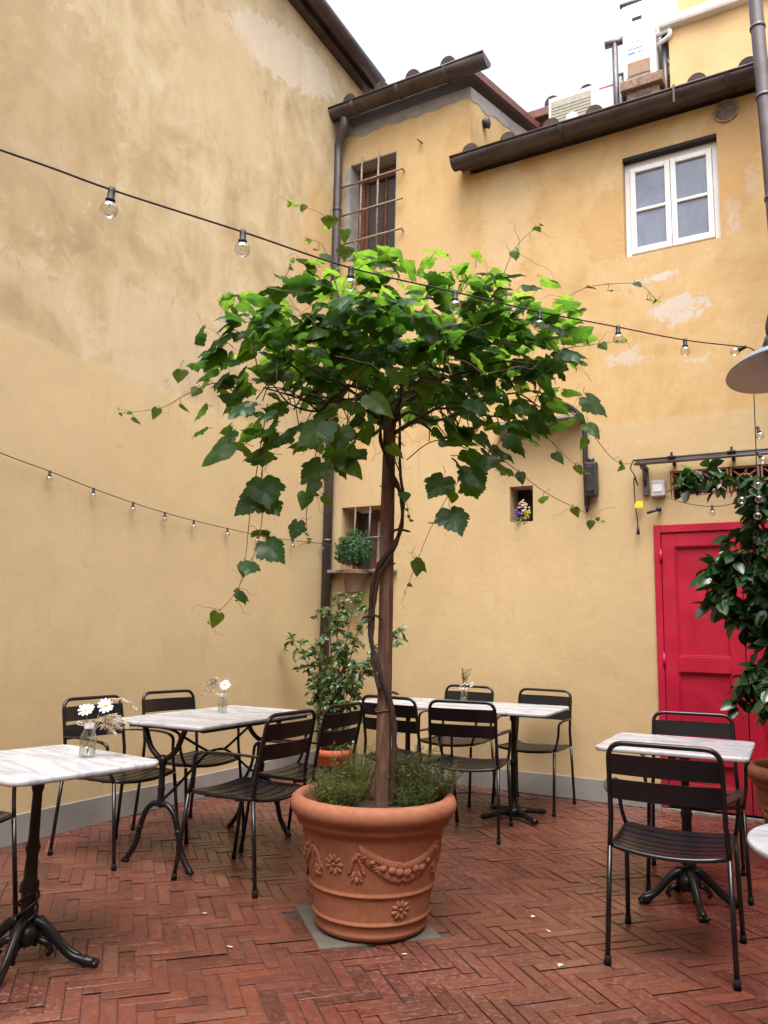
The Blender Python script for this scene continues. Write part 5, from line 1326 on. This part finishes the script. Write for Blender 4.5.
string_light('bulb cord hanging straight down below the lamp with clustered clear bulbs', vc, [(-.352, 4.64, 2.44), (-.365, 4.64, 2.17), (-.40, 4.62, 2.06), (-.362, 4.63, 2.09), (-.372, 4.62, 2.00), (-.36, 4.65, 2.30)], .021, .003, tilt=[(.2, 0, -1), None, (-.9, 0, -.4), (0, -.2, -1), None, (.5, 0, -.8)])
dc = [(-1.20, 6.53, 2.43), (-1.10, 6.52, 2.38), (-.94, 6.50, 2.33), (-.78, 6.50, 2.315), (-.62, 6.5, 2.35), (-.40, 6.5, 2.42)]
string_light('thin wire with one small bulb drooping over the red door', dc, [(-.84, 6.50, 2.32)], .023, .003)

# ------------------------------------------------------------------ lamp at the right
LC = Vector((-.178, 3.43, 2.392))
lamp = empty('wall_lamp', LC, 0, 'grey enamel dish lamp on a curved dark arm at the right edge', 'lamp')
ax = (Vector((0, 0, 1))-RV*.06-TV*.20).normalized(); q = ax.to_track_quat('Z', 'Y').to_matrix().to_4x4()
mb = MB(); mb.lathe([(.195, -.030), (.197, -.027), (.193, -.022), (.150, .012), (.09, .042), (.045, .056), (.0, .058)], seg=48, M=q); sh = mb.build('lamp_shade', M['shade_out'], lamp)
mb = MB(); mb.lathe([(.195, -.0305), (.150, .006), (.09, .036), (.045, .050), (0, .052)], seg=48, M=q); mb.build('shade_lining', M['shade_in'], sh)
mb = MB(); mb.lathe([(0, .13), (.022, .125), (.038, .09), (.040, .06), (.045, .055), (0, .055)], seg=24, M=q)
a0 = q @ Vector((0, 0, .12))
mb.tube(fillet([a0, a0+ax*.05, a0+Vector((.03, .01, .19)), a0+Vector((.14, .04, .27)), a0+Vector((.30, .10, .25)), a0+Vector((.60, .2, .10)), (XR-LC.x, .35, .02)], .09, 7), .014, 10); mb.build('arm', M['arm'], lamp)
mb = MB(); mb.lathe([(0, .05), (.035, .05), (.040, .02), (.036, -.03), (.030, -.035), (0, -.035)], seg=20, M=q); so_ = mb.build('bulb_holder', M['shade_in'], lamp)
mb = MB(); mb.lathe([(.028, -.035), (.042, -.06), (.045, -.085), (.035, -.112), (0, -.122)], seg=20, M=q); mb.build('bulb', M['bulb'], lamp)

# ------------------------------------------------------------------ fittings on the back wall
root = empty('awning_rail', (-1.40, YB, 2.69), 0, 'long dark metal rail with clips and end bracket above the red door', 'rail')
mb = MB(); mb.box(0, 1.75, -.14, -.115, -.005, .028); mb.tube([(-.03, -.10, .045), (1.75, -.10, .045)], .008, 8); mb.tube([(-.01, -.16, .0), (1.75, -.16, .0)], .007, 8); mb.tube([(0, -.06, .02), (1.75, -.06, .02)], .009, 8)
mb.build('rail', M['pipe'], root)
mb = MB(); mb.box(.03, .075, -.13, .0, -.03, -.006); mb.box(.03, .075, -.035, -.004, -.24, -.03, bev=.004); mb.tube([(.05, -.12, -.02), (.05, -.03, -.16)], .010, 8); mb.build('bracket', M['pipe'], root)
for xx in (.28, .72, 1.15, 1.55):
    mb = MB(); mb.box(xx-.03, xx+.03, -.168, -.04, .030, .042); mb.box(xx-.008, xx+.008, -.15, -.13, .04, .075); mb.box(xx-.012, xx+.012, -.04, 0, -.01, .02); mb.build('clip', M['arm'], root)
mb = MB(); mb.tube(smooth_path([(-.03, -.10, .04), (-.05, -.10, -.02), (-.02, -.10, -.08), (.0, -.09, -.16), (-.03, -.08, -.10), (-.03, -.06, -.30), (-.02, -.05, -.42), (-.015, -.05, -.50)], 6), .005, 6)
mb.tube([(-.015, -.05, -.49), (-.015, -.05, -.56)], [.010, .014], 8); mb.build('cable', M['cord'], root)
mb = MB(); mb.box(-.035, .03, -.063, -.050, -.345, -.29, bev=.002); mb.build('tape', M['tape'], root)
root = empty('junction_box', (-1.25, YB, 2.50), 0, 'small light grey plastic box on the wall left of the pierced blocks', 'electric box')
mb = MB(); mb.box(-.055, .055, -.06, -.002, -.065, .065, bev=.012); mb.build('case', M['greybox'], root)
mb = MB(); mb.box(-.035, .035, -.066, -.0605, -.03, .03, bev=.002); mb.build('lid', M['bright_white'], root)
mb = MB(); mb.tube([(-.02, -.002, .03), (-.02, -.07, .025)], .013, 8); mb.tube([(-.02, -.07, .025), (-.11, -.085, -.005)], [.014, .010], 8); mb.sphere((-.02, -.07, .026), .022, 10, 6)
o = mb.build('door_hook', M['arm']); o.location = (-1.225, YB, 2.30); tag(o, 'short dark iron stub on the wall just above the red door', 'hook')
root = empty('wall_bracket', (-1.835, YB, 2.5), 0, 'dark iron lamp bracket with hanging box on the wall right of the vine', 'bracket')
mb = MB(); mb.tube(fillet([(.0, -.03, -.10), (.0, -.05, .32), (.0, -.06, .62), (-.08, -.10, .74), (-.22, -.20, .80)], .09, 6), .022, 10); mb.tube([(0, -.03, -.16), (0, -.03, -.09)], [.008, .022], 10); mb.build('arm', M['arm'], root)
mb = MB(); mb.box(.0, .105, -.11, -.02, -.04, .26, bev=.02); mb.tube([(.052, -.065, .26), (.052, -.065, .29)], .03, 12); mb.box(.02, .085, -.122, -.108, .0, .22, bev=.006); mb.build('gear_box', M['arm'], root)
mb = MB(); mb.box(-.80, -.02, -.20, -.004, .635, .665, bev=.004); o = mb.build('shelf', M['cement'], root)
mb = MB(); mb.tube([(0, .0, 0), (0, -.05, -.01)], .008, 8); mb.tube([(-.03, -.045, .02), (.0, -.05, -.01), (.03, -.045, -.045)], .007, 6)
o = mb.build('wall_nail', M['arm']); o.location = (-3.48, YB, 6.28); tag(o, 'small bent nail in the wall right of the upper barred window', 'nail')
mb = MB(); mb.tube([(0, 0, 0), (.04, 0, 0)], .045, 14); mb.sphere((.045, 0, 0), .05, 12, 8, (.5, 1, 1.3)); o = mb.build('wall_flap', M['arm']); o.location = (-2.937, 6.95, 6.52); tag(o, 'dark round vent flap on the side wall of the taller bay', 'vent flap')

# ------------------------------------------------------------------ leaf scraps on the floor
r3 = random.Random(55); gl = 'small leaf scraps lying on the brick floor'
for (x, y, sz_) in ((-1.22, 3.62, .030), (-1.33, 3.75, .022), (-1.05, 3.28, .024), (-1.62, 3.05, .020), (-2.25, 2.72, .026), (-1.25, 4.45, .022), (-.95, 2.75, .020), (-2.62, 2.95, .022)):
    mb = MB(); add_leaf(mb, Vector((0, 0, .004)), Vector((r3.gauss(0, .15), r3.gauss(0, .15), 1)), Vector((r3.gauss(0, 1), r3.gauss(0, 1), 0)), sz_, .9, 1, .1, .15, .02, r3)
    o = mb.build('fallen_leaf', M['straw']); o.location = (x, y, .004); tag(o, 'tiny pale dry leaf scrap lying on the brick floor', 'leaf', gl)
